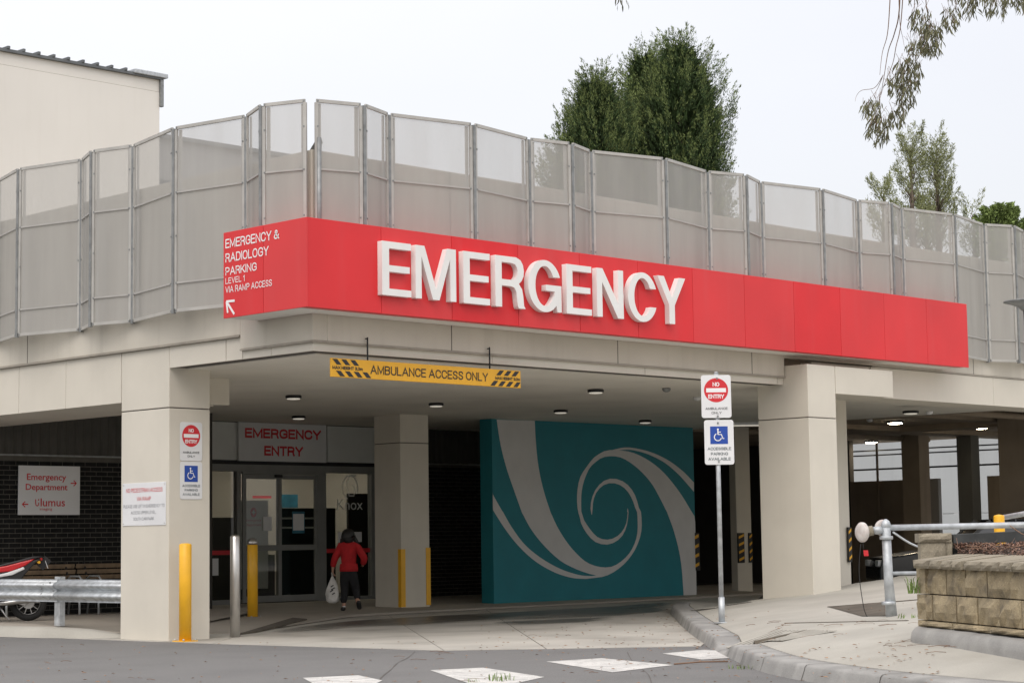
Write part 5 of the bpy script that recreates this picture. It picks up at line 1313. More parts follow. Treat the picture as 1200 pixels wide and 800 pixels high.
# mulch surface: from the cap inner edge up to the sleeper
rows = []
for i in range(15):
    t = i/14; fr_ = on_bed(.35+8*t, setb-.38); bk_ = a.lerp(b+(b-a)*.6, t)
    row = []
    for j in range(8):
        u_ = j/7; p = Vector((fr_.x, fr_.y, ct+.07)).lerp(Vector((bk_.x, bk_.y, a.z-.09)), u_); p.z += .03*math.sin(u_*3.1)+random.uniform(-.012, .012); row.append(p)
    rows.append(row)
MB().add([p for r in rows for p in r], [(i*8+j, i*8+j+1, (i+1)*8+j+1, (i+1)*8+j) for i in range(14) for j in range(7)], True).build('soil', M['mulchg'], GB)
mb = MB()
for _ in range(9000):
    i = random.random()*13.9; j = random.random()*6.9; ii, jj = int(i), int(j); f, g = i-ii, j-jj
    p = rows[ii][jj].lerp(rows[ii+1][jj], f).lerp(rows[ii][jj+1].lerp(rows[ii+1][jj+1], f), g)+UZ*random.uniform(.004, .03)
    d = Vector((random.uniform(-1, 1), random.uniform(-1, 1), random.uniform(-.35, .5))).normalized(); s_ = d.cross(UZ).normalized()
    L = random.uniform(.006, .022) if random.random() < .97 else random.uniform(.05, .1); wdt = random.uniform(.003, .008) if L < .05 else .002
    mb.add([p-d*L-s_*wdt, p+d*L-s_*wdt, p+d*L+s_*wdt, p-d*L+s_*wdt], [(0, 1, 2, 3)])
mb.build('mulch', M['mulch'], GB, kind='stuff')
# dry sticks and a vine root over the bed
mb = MB()
for _ in range(12):
    i = random.uniform(2, 12); p = rows[int(i)][random.randint(1, 6)]+UZ*.03; d = Vector((random.uniform(-1, 1), random.uniform(-1, 1), random.uniform(-.05, .12))).normalized()
    d *= .5; pts = [p, p+d*.25+Vector((random.uniform(-.05, .05),)*3), p+d*.5, p+d*.8+UZ*random.uniform(-.02, .01)]
    mb.tube([Vector(q) for q in spline(pts, 3)], random.uniform(.003, .007), 5)
mb.build('sticks', M['twig'], GB, kind='stuff')
v1 = [deep(x, y, dz_-.55) for x, y in ((1107, 655), (1100, 657), (1095, 668), (1097, 680), (1100, 695))]
MB().tube([Vector(q) for q in spline(v1, 4)], .008, 5).build('vine', M['twig'], GB)

def grass(center, n_, rad, h, lab, name='weed', m='weed', lean=.6, kind=None, wid=.006):
    e = tag(None, None) if False else None
    mb = MB()
    for _ in range(n_):
        a = random.uniform(0, 6.28); r_ = rad*math.sqrt(random.random()); b = Vector(center)+Vector((math.cos(a)*r_, math.sin(a)*r_, 0))
        d = Vector((random.uniform(-1, 1), random.uniform(-1, 1), 0))*lean; H_ = h*random.uniform(.5, 1.1); s_ = Vector((-d.y, d.x, 0)).normalized()*wid
        q1, q2 = b+d*H_*.4+UZ*H_*.65, b+d*H_+UZ*H_*random.uniform(.55, .95)
        mb.add([b-s_, b+s_, q1+s_*.8, q1-s_*.8, q2], [(0, 1, 2, 3), (3, 2, 4)])
    o = mb.build(name, M[m], None); tag(o, lab, 'weed'); return o
def shift(o): return o
wp = onpath(1076, 700)
pW = deep(1072, 695, (Ac-EYE).dot(_d)-.1)
grass(pW, 22, .07, .22, 'green weed tuft growing out of the corner of the block wall', lean=1.0)
pW = onpath(1062, 724); grass(pW, 16, .2, .07, 'low green weeds at the foot of the garden bed kerb', lean=1.)
pg = at(590, 797, Z=0); grass(pg, 34, .17, .10, 'short pale grass tuft growing through the road marking', lean=.9, wid=.004)
pg = at(558, 799, Z=0); grass(pg, 12, .08, .06, 'tiny grass sprig beside the larger tuft on the road', lean=.9, wid=.004)
pg = at(870, 783, Z=0); grass(pg, 30, .16, .06, 'small weed sprouting at the kerb corner', lean=.9, wid=.004)

# litter: leaves and twigs on road, drive and footpath
mb = MB(); tw = MB()
def ground_pt(px, py_):
    p = at(px, py_, Z=0); kt = kerb_t(p.x, p.y)
    if kt > .2 and p.y < 23: p = onpath(px, py_)
    return p
for _ in range(620):
    px, py_ = random.uniform(-20, 1100), random.uniform(752, 806)
    if random.random() < .35: px, py_ = random.uniform(700, 1070), random.uniform(700, 790)
    if random.random() < .25: px, py_ = random.uniform(560, 860), random.uniform(722, 762)
    p = ground_pt(px, py_)
    if p.z < .1: p.z = .012
    else: p.z += .012
    if p.length > 60: continue
    a = random.uniform(0, 6.28); d = Vector((math.cos(a), math.sin(a), 0)); s_ = Vector((-d.y, d.x, 0)); L = random.uniform(.012, .035); w_ = L*random.uniform(.25, .5)
    mb.add([p-d*L, p-s_*w_+UZ*.004, p+d*L, p+s_*w_+UZ*.008], [(0, 1, 2, 3)])
cl = [(60, 765, 4), (72, 776, 5), (470, 772, 8), (540, 795, 8), (140, 797, 6), (510, 765, 6), (700, 790, 4), (975, 735, 5), (905, 732, 8), (1000, 730, 6), (1050, 757, 14), (1020, 735, 6), (940, 745, 5), (1090, 760, 10), (800, 733, 8), (815, 750, 8), (620, 745, 4), (850, 778, 8), (920, 700, 3)]
for cx, cy, n_ in cl:
    for _ in range((n_+1)//2):
        px, py_ = cx+random.gauss(0, 20), cy+random.gauss(0, 2.2); p = ground_pt(px, py_); p.z = .014 if p.z < .1 else p.z+.014
        a = random.uniform(-1.1, .6); d = sd_*math.cos(a)+Vector((_d.x, _d.y, 0)).normalized()*math.sin(a); L = random.uniform(.06, .24)
        mid = p+d*L*.5+Vector((random.uniform(-.02, .02), random.uniform(-.02, .02), .008)); q = p+d*L
        q.z = (path_z(q.x, q.y)+.012) if p.z > .1 else .014
        mid.z = (p.z+q.z)/2+.008
        tw.tube([p, mid, q], random.uniform(.0012, .003), 4)
tag(mb.build('leaf_litter', M['litter'], kind='stuff'), 'small dry brown leaves scattered on the road and footpath', 'leaves')
tag(tw.build('fallen_twigs', M['twig'], kind='stuff'), 'thin brown twigs scattered on the concrete and asphalt', 'twigs')
# one long stick against the kerb
q0, q1 = at(790, 777.5, Z=.01), at(853, 774.5, Z=.02)
tag(MB().tube([q0, q0.lerp(q1, .5)+UZ*.01, q1], .009, 6).build('stick', M['twig']), 'long brown stick lying on the asphalt at the kerb corner', 'stick')

# ------------------------------------------------------------------ car inside the car park
def car(loc, rz, lab):
    e = empty('parked_car', loc, lab, 'car', rz=rz)
    L, Wd = 4.6, 1.82
    pr = [(-2.3, .35), (-2.3, .62), (-2.22, .86), (-1.2, 1.02), (-.55, 1.08), (.1, 1.60), (.3, 1.66), (1.9, 1.64), (2.12, 1.45), (2.26, 1.02), (2.30, .75), (2.28, .35)]
    low = pr[:5]+[(2.2, 1.05), (2.30, .75), (2.28, .35)]
    body = MB(); st = []
    n_ = len(low)
    for s, ins in ((-1, .06), (-1, 0), (1, 0), (1, .06)):
        pass
    vs = [(x, -Wd/2, z) for x, z in low]+[(x, Wd/2, z) for x, z in low]
    body.add(vs, [tuple(range(n_)), tuple(reversed(range(n_, 2*n_)))]+[(i, n_+i, n_+(i+1) % n_, (i+1) % n_) for i in range(n_)])
    b = body.build('body', M['carp'], e, .05, seg=3, local=True); fixn(b)
    gh = [(-.55, 1.06), (.1, 1.60), (.3, 1.66), (1.9, 1.64), (2.12, 1.45), (2.2, 1.04)]
    n_ = len(gh); w0, w1 = Wd/2-.03, Wd/2-.17
    def wy(z): return w0+(w1-w0)*(z-1.05)/.6
    vs = [(x, -wy(z), z) for x, z in gh]+[(x, wy(z), z) for x, z in gh]
    g = MB().add(vs, [tuple(range(n_)), tuple(reversed(range(n_, 2*n_)))]+[(i, n_+i, n_+(i+1) % n_, (i+1) % n_) for i in range(n_)]).build('cabin', M['carg'], e, .03, local=True); fixn(g)
    MB().box(.25, 1.95, -w1+.02, w1-.02, 1.655, 1.685).build('roof', M['carp'], e, .01, local=True)
    for s in (-1, 1):
        for (xa, za), (xb, zb3) in (((-.55, 1.06), (.2, 1.66)), ((.75, 1.06), (.75, 1.67)), ((1.95, 1.64), (2.22, 1.04))):
            MB().beam((xa, s*(wy(za)+.005), za), (xb, s*(wy(zb3)+.005), zb3), .03, .07).build('pillar', M['carp'], e, local=True)
        for x in (-1.4, 1.4):
            w_ = MB().lathe((x, s*(Wd/2-.12), .34), [(.22, -.1), (.33, -.1), (.34, -.06), (.34, .08), (.33, .12), (.22, .12)], 26, axis=(0, s, 0)).build('wheel', M['rubber'], e, local=True)
            MB().lathe((x, s*(Wd/2-.12), .34), [(.21, .10), (.20, .125), (.06, .11), (.05, .13)], 12, axis=(0, s, 0)).build('rim', M['chrome'], w_, local=True)
        MB().box(-.45, -.25, s*(Wd/2), s*(Wd/2+.16), 1.08, 1.2).build('mirror', M['carp'], e, .02, local=True)
        MB().box(2.2, 2.31, s*.62-.2, s*.62+.2, .86, 1.02).build('tail_lamp', M['tail'], e, .02, local=True)
        MB().box(-2.32, -2.1, s*.65-.18, s*.65+.18, .68, .82).build('headlight', M['signw'], e, .02, local=True)
    MB().box(2.28, 2.32, -.26, .26, .62, .74).build('number_plate', M['signw'], e, local=True)
pc = deep(1142, 640, 45); 
car((pc.x, pc.y, 0), R(-45), 'dark hatchback parked deep in the shaded car park, mostly hidden by the garden bed')

# ------------------------------------------------------------------ person
pf = at(402, 716, Z=.085)
fwd = Vector((_d.x, _d.y, 0)).normalized(); rgt = Vector((_r.x, _r.y, 0)).normalized()
PE = empty('person', (pf.x, pf.y, .085), 'person seen from behind in a red jacket and black trousers carrying a white bag', 'person')
kx = (pf-EYE).dot(_d)/F_PX
def pp(px, z, f=0.): return Vector((pf.x, pf.y, .085))+rgt*((px-402)*kx)+fwd*f+UZ*z
def skin_obj(name, nodes, edges, m, root=0, sub=2):
    me = bpy.data.meshes.new(name); off = Vector(PE.location)
    me.from_pydata([tuple(n_[0]-off) for n_ in nodes], edges, [])
    o = bpy.data.objects.new(name, me); COL.objects.link(o)
    sk = o.modifiers.new('skin', 'SKIN'); sk.use_smooth_shade = True
    for i, n_ in enumerate(nodes):
        sv_ = me.skin_vertices[0].data[i]; r_ = n_[1] if isinstance(n_[1], tuple) else (n_[1], n_[1]); sv_.radius = r_; sv_.use_root = (i == root)
    ss = o.modifiers.new('sub', 'SUBSURF'); ss.levels = sub; ss.render_levels = sub
    me2 = eval_mesh(o); bpy.data.objects.remove(o); me2.name = name; me2.materials.clear(); me2.materials.append(M[m])
    for p_ in me2.polygons: p_.use_smooth = True
    o = bpy.data.objects.new(name, me2); COL.objects.link(o); o.parent = PE; return o
# landmarks (z above floor); image y 716 = 0, about kx metres per pixel
def pz(y): return (716.5-y)*kx
hipL, hipR = pp(403, pz(674)), pp(415, pz(674))
kneeL, kneeR = pp(403.5, pz(694), .06), pp(417, pz(693), .08)
ankL, ankR = pp(403, pz(711), .02), pp(420.5, pz(708), -.16)
toeL, toeR = pp(400.5, .03, .12), pp(421.5, .04, -.06)
pel, wst, chs, nck, hd0, hd1 = pp(409, pz(672)), pp(409, pz(660)), pp(409, pz(644), .01), pp(409, pz(634), .02), pp(409, pz(629), .03), pp(409, pz(622), .035)
shL, shR = pp(399, pz(640)), pp(419, pz(639.5))
elL, elR = pp(392.5, pz(655), -.02), pp(428, pz(655), -.04)
haL, haR = pp(389.5, pz(668), .05), pp(424, pz(664), .14)
nodes = [(pel, (.13, .11)), (wst, (.12, .10)), (chs, (.14, .10)), (nck, .055), (hd0, .075), (hd1, .088), (hipL, .085), (kneeL, .055), (ankL, .038), (toeL, .035), (hipR, .085), (kneeR, .055), (ankR, .038), (toeR, .035),
         (shL, .055), (elL, .040), (haL, .028), (shR, .055), (elR, .040), (haR, .028)]
edges = [(0, 1), (1, 2), (2, 3), (3, 4), (4, 5), (0, 6), (6, 7), (7, 8), (8, 9), (0, 10), (10, 11), (11, 12), (12, 13), (2, 14), (14, 15), (15, 16), (2, 17), (17, 18), (18, 19)]
# fingers: short chains from each hand
for h_i, h_p, dn in ((16, haL, Vector((0, 0, -1))), (19, haR, fwd)):
    for k, (o, l_) in enumerate(((-.028, .075), (-.01, .085), (.01, .08), (.028, .065))):
        b = h_p+fwd*o*.8+dn*.05+(rgt*.01); t = b+dn*l_*.55+rgt*.018*(1 if h_i == 16 else -1); t2 = t+dn*l_*.25+rgt*.03*(1 if h_i == 16 else -1)
        i0 = len(nodes); nodes += [(b, .010), (t, .009), (t2, .008)]; edges += [(h_i, i0), (i0, i0+1), (i0+1, i0+2)]
    i0 = len(nodes); th = h_p+fwd*.04+dn*.02; nodes += [(th, .011), (th+dn*.04+fwd*.015, .009)]; edges += [(h_i, i0), (i0, i0+1)]
skin_obj('body', nodes, edges, 'skin')
# face details on the far side
fc = hd1+fwd*.085
MB().lathe(fc-UZ*.025, [(.014, 0), (.012, .02), (.004, .03)], 8, axis=fwd).build('nose', M['skin'], PE)
for s in (-1, 1):
    MB().lathe(fc+rgt*.032*s+UZ*.0-fwd*.006, [(.01, 0), (.007, .006), (.002, .008)], 8, axis=fwd).build('eye', M['dark'], PE)
MB().obox(fc-UZ*.058-fwd*.004, rgt, UZ, fwd, .022, .005, .004).build('mouth', M['jacket'], PE)
# hair: bob with flicked ends
hn = [(hd1+UZ*.03-fwd*.005, (.112, .115)), (pp(409, pz(626), -.03), (.125, .115)), (pp(409, pz(632), -.06), (.118, .085)), (pp(410, pz(638), -.07), (.085, .045)), (pp(402, pz(633), -.03), .045), (pp(399.5, pz(640), -.03), .025), (pp(417, pz(633), -.03), .045), (pp(421.5, pz(640.5), -.02), .022)]
skin_obj('hair', hn, [(0, 1), (1, 2), (2, 3), (1, 4), (4, 5), (1, 6), (6, 7)], 'hair')
jn = [(pp(409, pz(669)), (.14, .12)), (pp(409, pz(667)), (.16, .13)), (pp(409, pz(660)), (.16, .13)), (pp(409, pz(650)), (.165, .135)), (pp(409, pz(641)), (.16, .12)), (pp(409, pz(636), .01), (.085, .08)),
      (pp(400, pz(640.5)), .085), (elL, .072), (pp(390, pz(665), .04), .052), (pp(418.5, pz(640.5)), .085), (elR, .075), (pp(425, pz(662), .10), .055)]
skin_obj('jacket', jn, [(0, 1), (1, 2), (2, 3), (3, 4), (4, 5), (4, 6), (6, 7), (7, 8), (4, 9), (9, 10), (10, 11)], 'jacket')
hv = []
for zz_, q_ in ((pz(661), .93), (pz(666), 1.02), (pz(670), 1.0), (pz(670), .80)):
    hv += [pp(409, zz_)+rgt*math.cos(2*math.pi*i/24)*.172*q_+fwd*math.sin(2*math.pi*i/24)*.142*q_ for i in range(24)]
MB().add(hv, [(k_*24+i, k_*24+(i+1) % 24, (k_+1)*24+(i+1) % 24, (k_+1)*24+i) for k_ in range(3) for i in range(24)], True).build('jacket_hem', M['jacket'], PE)
tn = [(pp(409, pz(660)), (.12, .10)), (pp(409, pz(672)), (.15, .125)), (pp(404, pz(678), .0), .105), (kneeL, .078), (pp(402.5, pz(708), .02), .062), (pp(414.5, pz(678)), .105), (kneeR, .078), (pp(420, pz(703), -.10), .062)]
skin_obj('trousers', tn, [(0, 1), (1, 2), (2, 3), (3, 4), (1, 5), (5, 6), (6, 7)], 'trous', root=1)
skin_obj('shoe', [(pp(403.2, .055, -.02), .048), (pp(402, .05, .05), .045), (pp(399.5, .035, .16), .033)], [(0, 1), (1, 2)], 'dark', sub=2)
skin_obj('shoe', [(pp(421, pz(704), -.20), .045), (pp(421.5, pz(710), -.15), .05), (pp(421.8, .055, -.06), .045)], [(0, 1), (1, 2)], 'dark', sub=2)
skin_obj('sock', [(pp(403, pz(709.5), .02), .042), (pp(403, pz(712), .02), .042)], [(0, 1)], 'signw', sub=1)
# plastic bag in the left hand
bgc = haL-UZ*.10
BG = empty('plastic_bag', bgc-UZ*.42, 'crumpled white plastic shopping bag held in the left hand of the person', 'bag')
nr, na = 12, 22; vs = []
for i in range(nr+1):
    t = i/nr; z = -.02-.50*t; r_ = (.018+.115*math.sin(min(1, t*1.15)*1.9)**1.0) if t < .95 else .06
    for j in range(na):
        a = 2*math.pi*j/na; rr = r_*(1+.10*math.sin(a*5+t*7)+random.uniform(-.06, .06)); vs.append(bgc+rgt*math.cos(a)*rr*.92+fwd*math.sin(a)*rr*.5+UZ*z)
k = nr+1
b = MB().add(vs, [(i*na+j, i*na+(j+1) % na, (i+1)*na+(j+1) % na, (i+1)*na+j) for i in range(nr) for j in range(na)]+[tuple(nr*na+j for j in range(na))], True).build('bag_body', M['bag'], BG)
MB().tube([bgc-UZ*.03-rgt*.01, bgc+UZ*.05-rgt*.015, bgc+UZ*.06+fwd*.02, bgc-UZ*.03+rgt*.01], .007, 6).build('handle', M['bag'], BG)
mb = MB()
for (x, z, l_) in ((.0, -.20, .03), (.015, -.25, .04), (-.01, -.29, .035), (.025, -.34, .03)): mb.obox(bgc+rgt*x-fwd*.074+UZ*z, rgt+UZ*.6, UZ-rgt*.6, fwd, l_, .010, .003)
mb.build('print', M['blackp'], BG)

# ------------------------------------------------------------------ street lamp at the right edge
lp = deep(1199, 700, 24.0); lp = Vector((lp.x, lp.y, path_z(lp.x, lp.y)))
dl = (lp-EYE).dot(_d); zl = deep(1199, 354, dl).z
LA = empty('path_lamp', lp, 'grey post lamp with a flat disc head cut by the right edge', 'lamp')
lp2 = deep(1203, 354, dl); lp.x, lp.y = lp2.x, lp2.y
MB().tube([Vector((lp.x, lp.y, .3)), Vector((lp.x, lp.y, zl-.02))], .045, 14).build('pole', M['postg'], LA)
MB().lathe((lp.x, lp.y, zl), [(.06, -.10), (.10, -.06), (.16, -.03), (.27, .0), (.27, .015), (.12, .035), (.02, .04)], 28).build('lamp_head', M['postg'], LA)

# ------------------------------------------------------------------ background buildings
BYW = 60.5
bb = empty('beige_building', (10, BYW, 0), 'tall plain beige building with a dark ribbed metal roof edge at top left', 'building')
xe = at(187, 100, Y=BYW).x; zr = at(187, 94, Y=BYW).z
plainbox('wall', M['beige'], bb, (-12, xe, BYW, BYW+14, 0, at(187, 108, Y=BYW).z-.012))
plainbox('wall_band', M['beige'], bb, (-12, xe, BYW+.012, BYW+14, at(187, 108, Y=BYW).z, zr), .01)
plainbox('band_joint', M['ledge'], bb, (-12, xe-.01, BYW+.02, BYW+13, at(187, 108, Y=BYW).z-.02, at(187, 108, Y=BYW).z+.005))
plainbox('roof', M['roofm'], bb, (-12, xe+.1, BYW-.12, BYW+14, zr, zr+.10))
sp = at(187, 93, Y=BYW).x-at(174, 93, Y=BYW).x
x = xe-1.6
while x > -6:
    MB().box(x, x+.10, BYW-.16, BYW+14, zr+.10, zr+.20).build('roof_rib', M['roofm'], bb, .01); x -= .60
plainbox('flashing', M['galv'], bb, (xe-1.2, xe+.25, BYW-.2, BYW+14, zr+.06, zr+.22), .02)
plainbox('downpipe', M['postg'], bb, (xe-.02, xe+.12, BYW-.1, BYW+.05, zr-1.0, zr))
gb = empty('grey_building', (xe, BYW+3, 0), 'low grey building showing through the screen right of the beige one', 'building')
zg = at(250, 172, Y=BYW+3).z
plainbox('wall', M['greyb'], gb, (xe+.5, xe+9, BYW+3, BYW+10, 0, zg)); plainbox('roof', M['roofm'], gb, (xe+.4, xe+9.2, BYW+2.8, BYW+10, zg, zg+.15))
plainbox('window', M['carg'], gb, (xe+1.4, xe+5.2, BYW+2.97, BYW+3.1, zg-3.2, zg-1.6))

# ------------------------------------------------------------------ trees
def leafblade(mb, b, d, L, wd, nrm=None):
    s_ = d.cross(nrm or Vector((random.uniform(-1, 1), random.uniform(-1, 1), random.uniform(-1, 1))))
    if s_.length < 1e-4: s_ = d.orthogonal()
    s_ = s_.normalized()*wd
    mb.v += [b-s_*.5, b+s_*.5, b+d*L*.5+s_, b+d*L, b+d*L*.5-s_]; k = len(mb.v)-5; mb.f.append((k, k+1, k+2, k+3, k+4)); mb.sm.append(False)
def blade3(mb, b, d, L, wd, nrm):
    s_ = d.cross(nrm)
    if s_.length < 1e-4: s_ = d.orthogonal()
    s_ = s_.normalized()*wd; k = len(mb.v); mb.v += [b-s_, b+s_, b+d*L]; mb.f.append((k, k+1, k+2)); mb.sm.append(False)
def cypress(px, ytop, half_px, ybase, dist, lab, n_clump=420, seed=1):
    rnd = random.Random(seed); g_ = rnd.gauss; ru = rnd.uniform; top = deep(px, ytop, dist); sc = F_PX/dist; base = Vector((top.x, top.y, 0))
    Rm = half_px/sc; zsee = deep(px, ybase, dist).z; H_ = top.z
    e = empty('cypress_tree', base, lab, 'tree', 'dark cypress trees behind the building')
    MB().tube([base-UZ*.3, base+UZ*H_*.5, top-UZ*1.2], [.5, .3, .04], 10).build('trunk', M['bark'], e)
    mb = MB(); tp = MB(); zlow = H_-(H_-zsee)*1.8
    lob = [(ru(0, 6.28), ru(.12, .26), ru(.5, 1.3)) for _ in range(4)]
    def prof(t, a):
        return Rm*min(1.08, t**.70*(.62+.38*min(1, t/.2)))*(1-.10+sum(q[1]*.5*math.cos(a-q[0]+q[2]*t*4) for q in lob))
    for i in range(n_clump):
        u_ = (i+.5)/n_clump; u_ = u_**.60; z = H_-(H_-zlow)*u_; t = (H_-z)/(H_-zsee); a = ru(0, 6.283)
        rr = prof(t, a)*(.55+.47*rnd.random()); q5 = math.sin(z*2.3+a*2)+math.sin(a*5-z*1.1); rr *= 1+.07*q5; out = Vector((math.cos(a), math.sin(a), 0)); c = Vector((base.x, base.y, z))+out*rr
        axis = (out*ru(.3, .8)+UZ*ru(.7, 1.3)).normalized(); L = ru(.7, 1.35)*(.8 if t < .15 else 1); w0 = ru(.13, .21)
        if i < 7: c = Vector((base.x+ru(-.25, .25), base.y+ru(-.25, .25), H_-.3*i-.9)); axis = UZ+out*.15; L = 1.3; w0 = .12
        for k in range(72):
            s = rnd.random(); b = c+axis*(L*s)+Vector((g_(0, 1), g_(0, 1), g_(0, 1)))*(w0*(1-s)**.9+.015)
            d = (axis*1.1+Vector((g_(0, 1), g_(0, 1), g_(0, 1)))*.42).normalized()
            blade3(tp if s > .50 and rnd.random() < .85 else mb, b, d, ru(.07, .17), ru(.012, .024), Vector((ru(-1, 1), ru(-1, 1), ru(-1, 1))))
    for _ in range(12000):
        z = H_-.8-(H_-zlow-.8)*rnd.random()**.7; t = (H_-z)/(H_-zsee); a = ru(0, 6.283); r0 = prof(t, a)*.74*math.sqrt(rnd.random())
        b = Vector((base.x+math.cos(a)*r0, base.y+math.sin(a)*r0, z)); blade3(mb, b, Vector((math.cos(a), math.sin(a), ru(.2, 1.5))).normalized(), ru(.3, .6), ru(.08, .15), Vector((ru(-1, 1), ru(-1, 1), ru(-1, 1))))
    mb.build('crown', M['cyp'], e); tp.build('new_growth', M['cyptip'], e)
cypress(793, 38, 80, 200, 95, 'tallest dark cypress, rightmost of the clump behind the screen', 1450, 1)
cypress(754, 50, 52, 200, 97, 'middle dark cypress with a narrow tip, between its two neighbours', 820, 2)
cypress(697, 82, 50, 175, 93, 'shortest dark cypress, leftmost of the clump behind the screen', 760, 3)
def wispy(px, ytop, half_px, ybase, dist, lab, m, seed, nb_=60, per=70, up=.9, Lb=.9, leafL=.13, grp='pale feathery trees beyond the car park'):
    rnd = random.Random(seed); top = deep(px, ytop, dist); sc = F_PX/dist; base = Vector((top.x, top.y, 0)); Rm = half_px/sc; H_ = top.z; zb_x = deep(px, ybase, dist).z
    e = empty('feathery_tree', base, lab, 'tree', grp)
    tr = MB(); tr.tube([base-UZ*.2, base+UZ*(zb_x*.8), Vector((base.x, base.y, H_-1))], [.25, .16, .04], 8)
    mb = MB()
    for _ in range(nb_):
        u_ = rnd.random(); z = zb_x-1.5+(H_-zb_x+1.2)*u_; a = rnd.uniform(0, 6.283); t = (H_-z)/(H_-zb_x+1.5)
        rr = Rm*(.25+.85*math.sin(min(1, t*1.1)*math.pi*.62))*rnd.uniform(.3, 1.0); out = Vector((math.cos(a), math.sin(a), 0))
        c = Vector((base.x, base.y, z))+out*rr; s0 = Vector((base.x, base.y, z-rr*.8-.3)); tr.tube([s0, c-UZ*.1], [.03, .012], 5)
        axis = (out*.5+UZ*up).normalized(); L = Lb*rnd.uniform(.6, 1.2)
        for k in range(per):
            s = rnd.random(); b = c+axis*L*s+Vector((rnd.gauss(0, 1), rnd.gauss(0, 1), rnd.gauss(0, 1)))*.13*(1.2-s)
            d = (axis+Vector((rnd.gauss(0, 1), rnd.gauss(0, 1), rnd.gauss(0, 1)))*.5).normalized(); leafblade(mb, b, d, leafL*rnd.uniform(.6, 1.4), .014 if m == 'cas' else .03)
    tr.build('trunk', M['bark'], e); mb.build('crown', M[m], e)
wispy(1066, 158, 15, 245, 84, 'feathery olive tree, left stem of the tall pair above the screen', 'cas', 11, 75, 95)
wispy(1096, 162, 17, 250, 85, 'feathery olive tree, right stem of the tall pair above the screen', 'cas', 12, 80, 95)
wispy(1034, 210, 11, 245, 82, 'small feathery tree just left of the tall pair', 'cas', 13, 36, 90)
wispy(1140, 232, 9, 262, 84, 'small twiggy tree between the tall pair and the round green crown', 'cas', 14, 26, 80)
wispy(1170, 240, 17, 264, 82, 'rounded light green tree crown near the right edge', 'lime', 15, 80, 160, .4, .6)
wispy(1204, 258, 14, 268, 82, 'light green crown cut by the right edge of the picture', 'lime', 16, 50, 120, .4, .6)
wispy(1084, 226, 26, 262, 88, 'broad low olive tree filling in behind the tall pair', 'cas', 17, 60, 90)

# gum tree reaching in from the right, hanging branches
GD = 21.0
gt = deep(1440, 700, GD+2)
G = empty('gum_tree', (gt.x, gt.y, 0), 'drooping gum tree branches with narrow leaves hanging in at the top right', 'tree')
MB().tube([Vector((gt.x, gt.y, -.2)), Vector((gt.x-.1, gt.y+.2, 3)), deep(1400, 60, GD+1.5), deep(1330, -190, GD+1)], [.28, .24, .18, .12], 14).build('trunk', M['bark'], G)
MB().tube([deep(1380, -40, GD+1.3), deep(1260, -110, GD+.6), deep(1120, -90, GD+.2), deep(1035, -120, GD), deep(860, -75, GD), deep(730, -60, GD)], [.10, .08, .055, .035, .02, .008], 10).build('branch', M['bark'], G)
tg = MB(); lf = MB(); rnd = random.Random(5)
def hang(pts, rad=.006, n_=0, spread=.05, dd=0.):
    P_ = [deep(x, y, GD+dd+rnd.uniform(-.1, .1)) for x, y in pts]; P_ = [Vector(q) for q in spline(P_, 5)]; tg.tube(P_, [rad*(1-.7*i/(len(P_)-1)) for i in range(len(P_))], 5)
    return P_
def gleaf(b, L=None):
    L = L or rnd.uniform(.07, .125); sway = Vector((rnd.gauss(0, 1), rnd.gauss(0, 1), 0))*.28
    d = (Vector((0, 0, -1))+sway+rgt*rnd.choice((-.35, -.1, .2))).normalized(); wv_ = d.cross(Vector((rnd.uniform(-1, 1), rnd.uniform(-1, 1), 0))).normalized(); w_ = rnd.uniform(.006, .0105)
    bend = rgt*rnd.uniform(-.22, .22)*L
    lf.add([b, b+d*L*.35+bend*.5+wv_*w_, b+d*L*.7+bend*.6+wv_*w_*.7, b+d*L, b+d*L*.7+bend*.6-wv_*w_*.7, b+d*L*.35+bend*.5-wv_*w_], [(0, 1, 2, 3, 4, 5)])
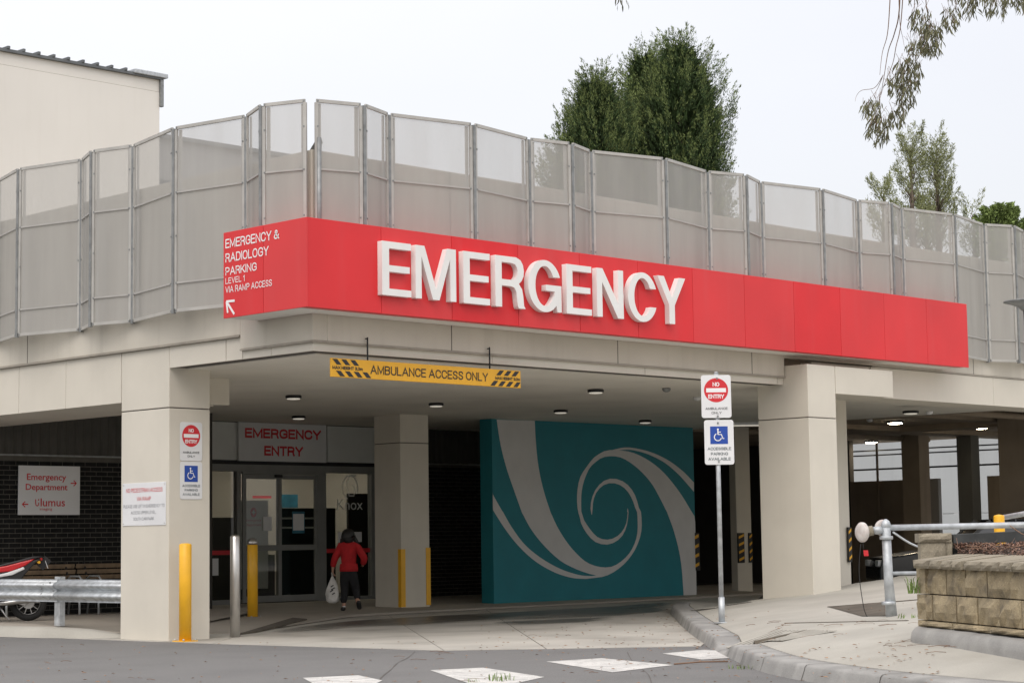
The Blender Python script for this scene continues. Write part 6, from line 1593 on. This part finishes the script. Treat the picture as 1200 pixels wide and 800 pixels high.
def cluster(x0, x1, y0, y1, n_, dd=.0):
    cx, cy = (x0+x1)/2, (y0+y1)/2
    for _ in range(n_):
        while True:
            x, y = rnd.uniform(-1, 1), rnd.uniform(-1, 1)
            if x*x+y*y < 1.1: break
        p_ = deep(cx+x*(x1-x0)/2, cy+y*(y1-y0)/2-4, GD+dd+rnd.uniform(-.25, .25)); gleaf(p_)
        if rnd.random() < .25: tg.tube([p_, p_+Vector((rnd.uniform(-.05, .05), rnd.uniform(-.05, .05), rnd.uniform(.04, .12)))], .0018, 4)
hang([(1046, -70), (1043, 0), (1040, 40), (1034, 62), (1031, 88)], .007); hang([(1056, -70), (1054, 10), (1048, 40), (1041, 60), (1036, 90), (1032, 112)], .008)
hang([(1061, -60), (1056, 25), (1050, 55), (1046, 75), (1036, 100), (1030, 120)], .006); hang([(1052, -60), (1054, 20), (1058, 45), (1060, 56)], .004)
hang([(1034, 90), (1025, 103), (1010, 106), (1004, 112), (1002, 119)], .004); hang([(1035, 88), (1028, 105), (1020, 116)], .004)
hang([(1090, -80), (1085, 0), (1090, 30), (1080, 60), (1065, 85), (1050, 110)], .006); hang([(1110, -80), (1120, 0), (1118, 20)], .005); hang([(1160, -80), (1162, 0)], .005); hang([(1190, -80), (1192, 0)], .005)
hang([(1031, 112), (1032, 130), (1035, 150)], .003); hang([(728, -60), (729, 3)], .003); hang([(1045, 120), (1060, 128), (1063, 136)], .003); hang([(1140, -80), (1138, 0), (1136, 20)], .003)
for c_ in ((1066, 1092, 12, 40, 70), (1078, 1104, 30, 66, 150), (1062, 1082, 48, 68, 45), (1050, 1079, 70, 108, 170), (1038, 1058, 90, 112, 50), (1052, 1072, 108, 134, 60), (1010, 1034, 118, 142, 70), (1016, 1042, 138, 170, 110), (1038, 1060, 130, 150, 55),
           (1106, 1126, 8, 36, 50), (1130, 1146, -6, 24, 55), (1088, 1108, 30, 44, 12), (1150, 1170, -8, 16, 40), (1158, 1164, 10, 20, 10), (1168, 1182, -6, 22, 40), (1186, 1202, -10, 14, 45), (1062, 1080, -6, 6, 12), (1104, 1112, 24, 34, 8), (722, 736, -6, 10, 9), (1176, 1210, -20, 4, 60), (1110, 1150, -20, 4, 60)):
    cluster(*c_[:4], int(c_[4]*1.25))
tg.build('twigs', M['twig'], G, kind='stuff'); lf.build('leaves', M['euc'], G, kind='stuff')
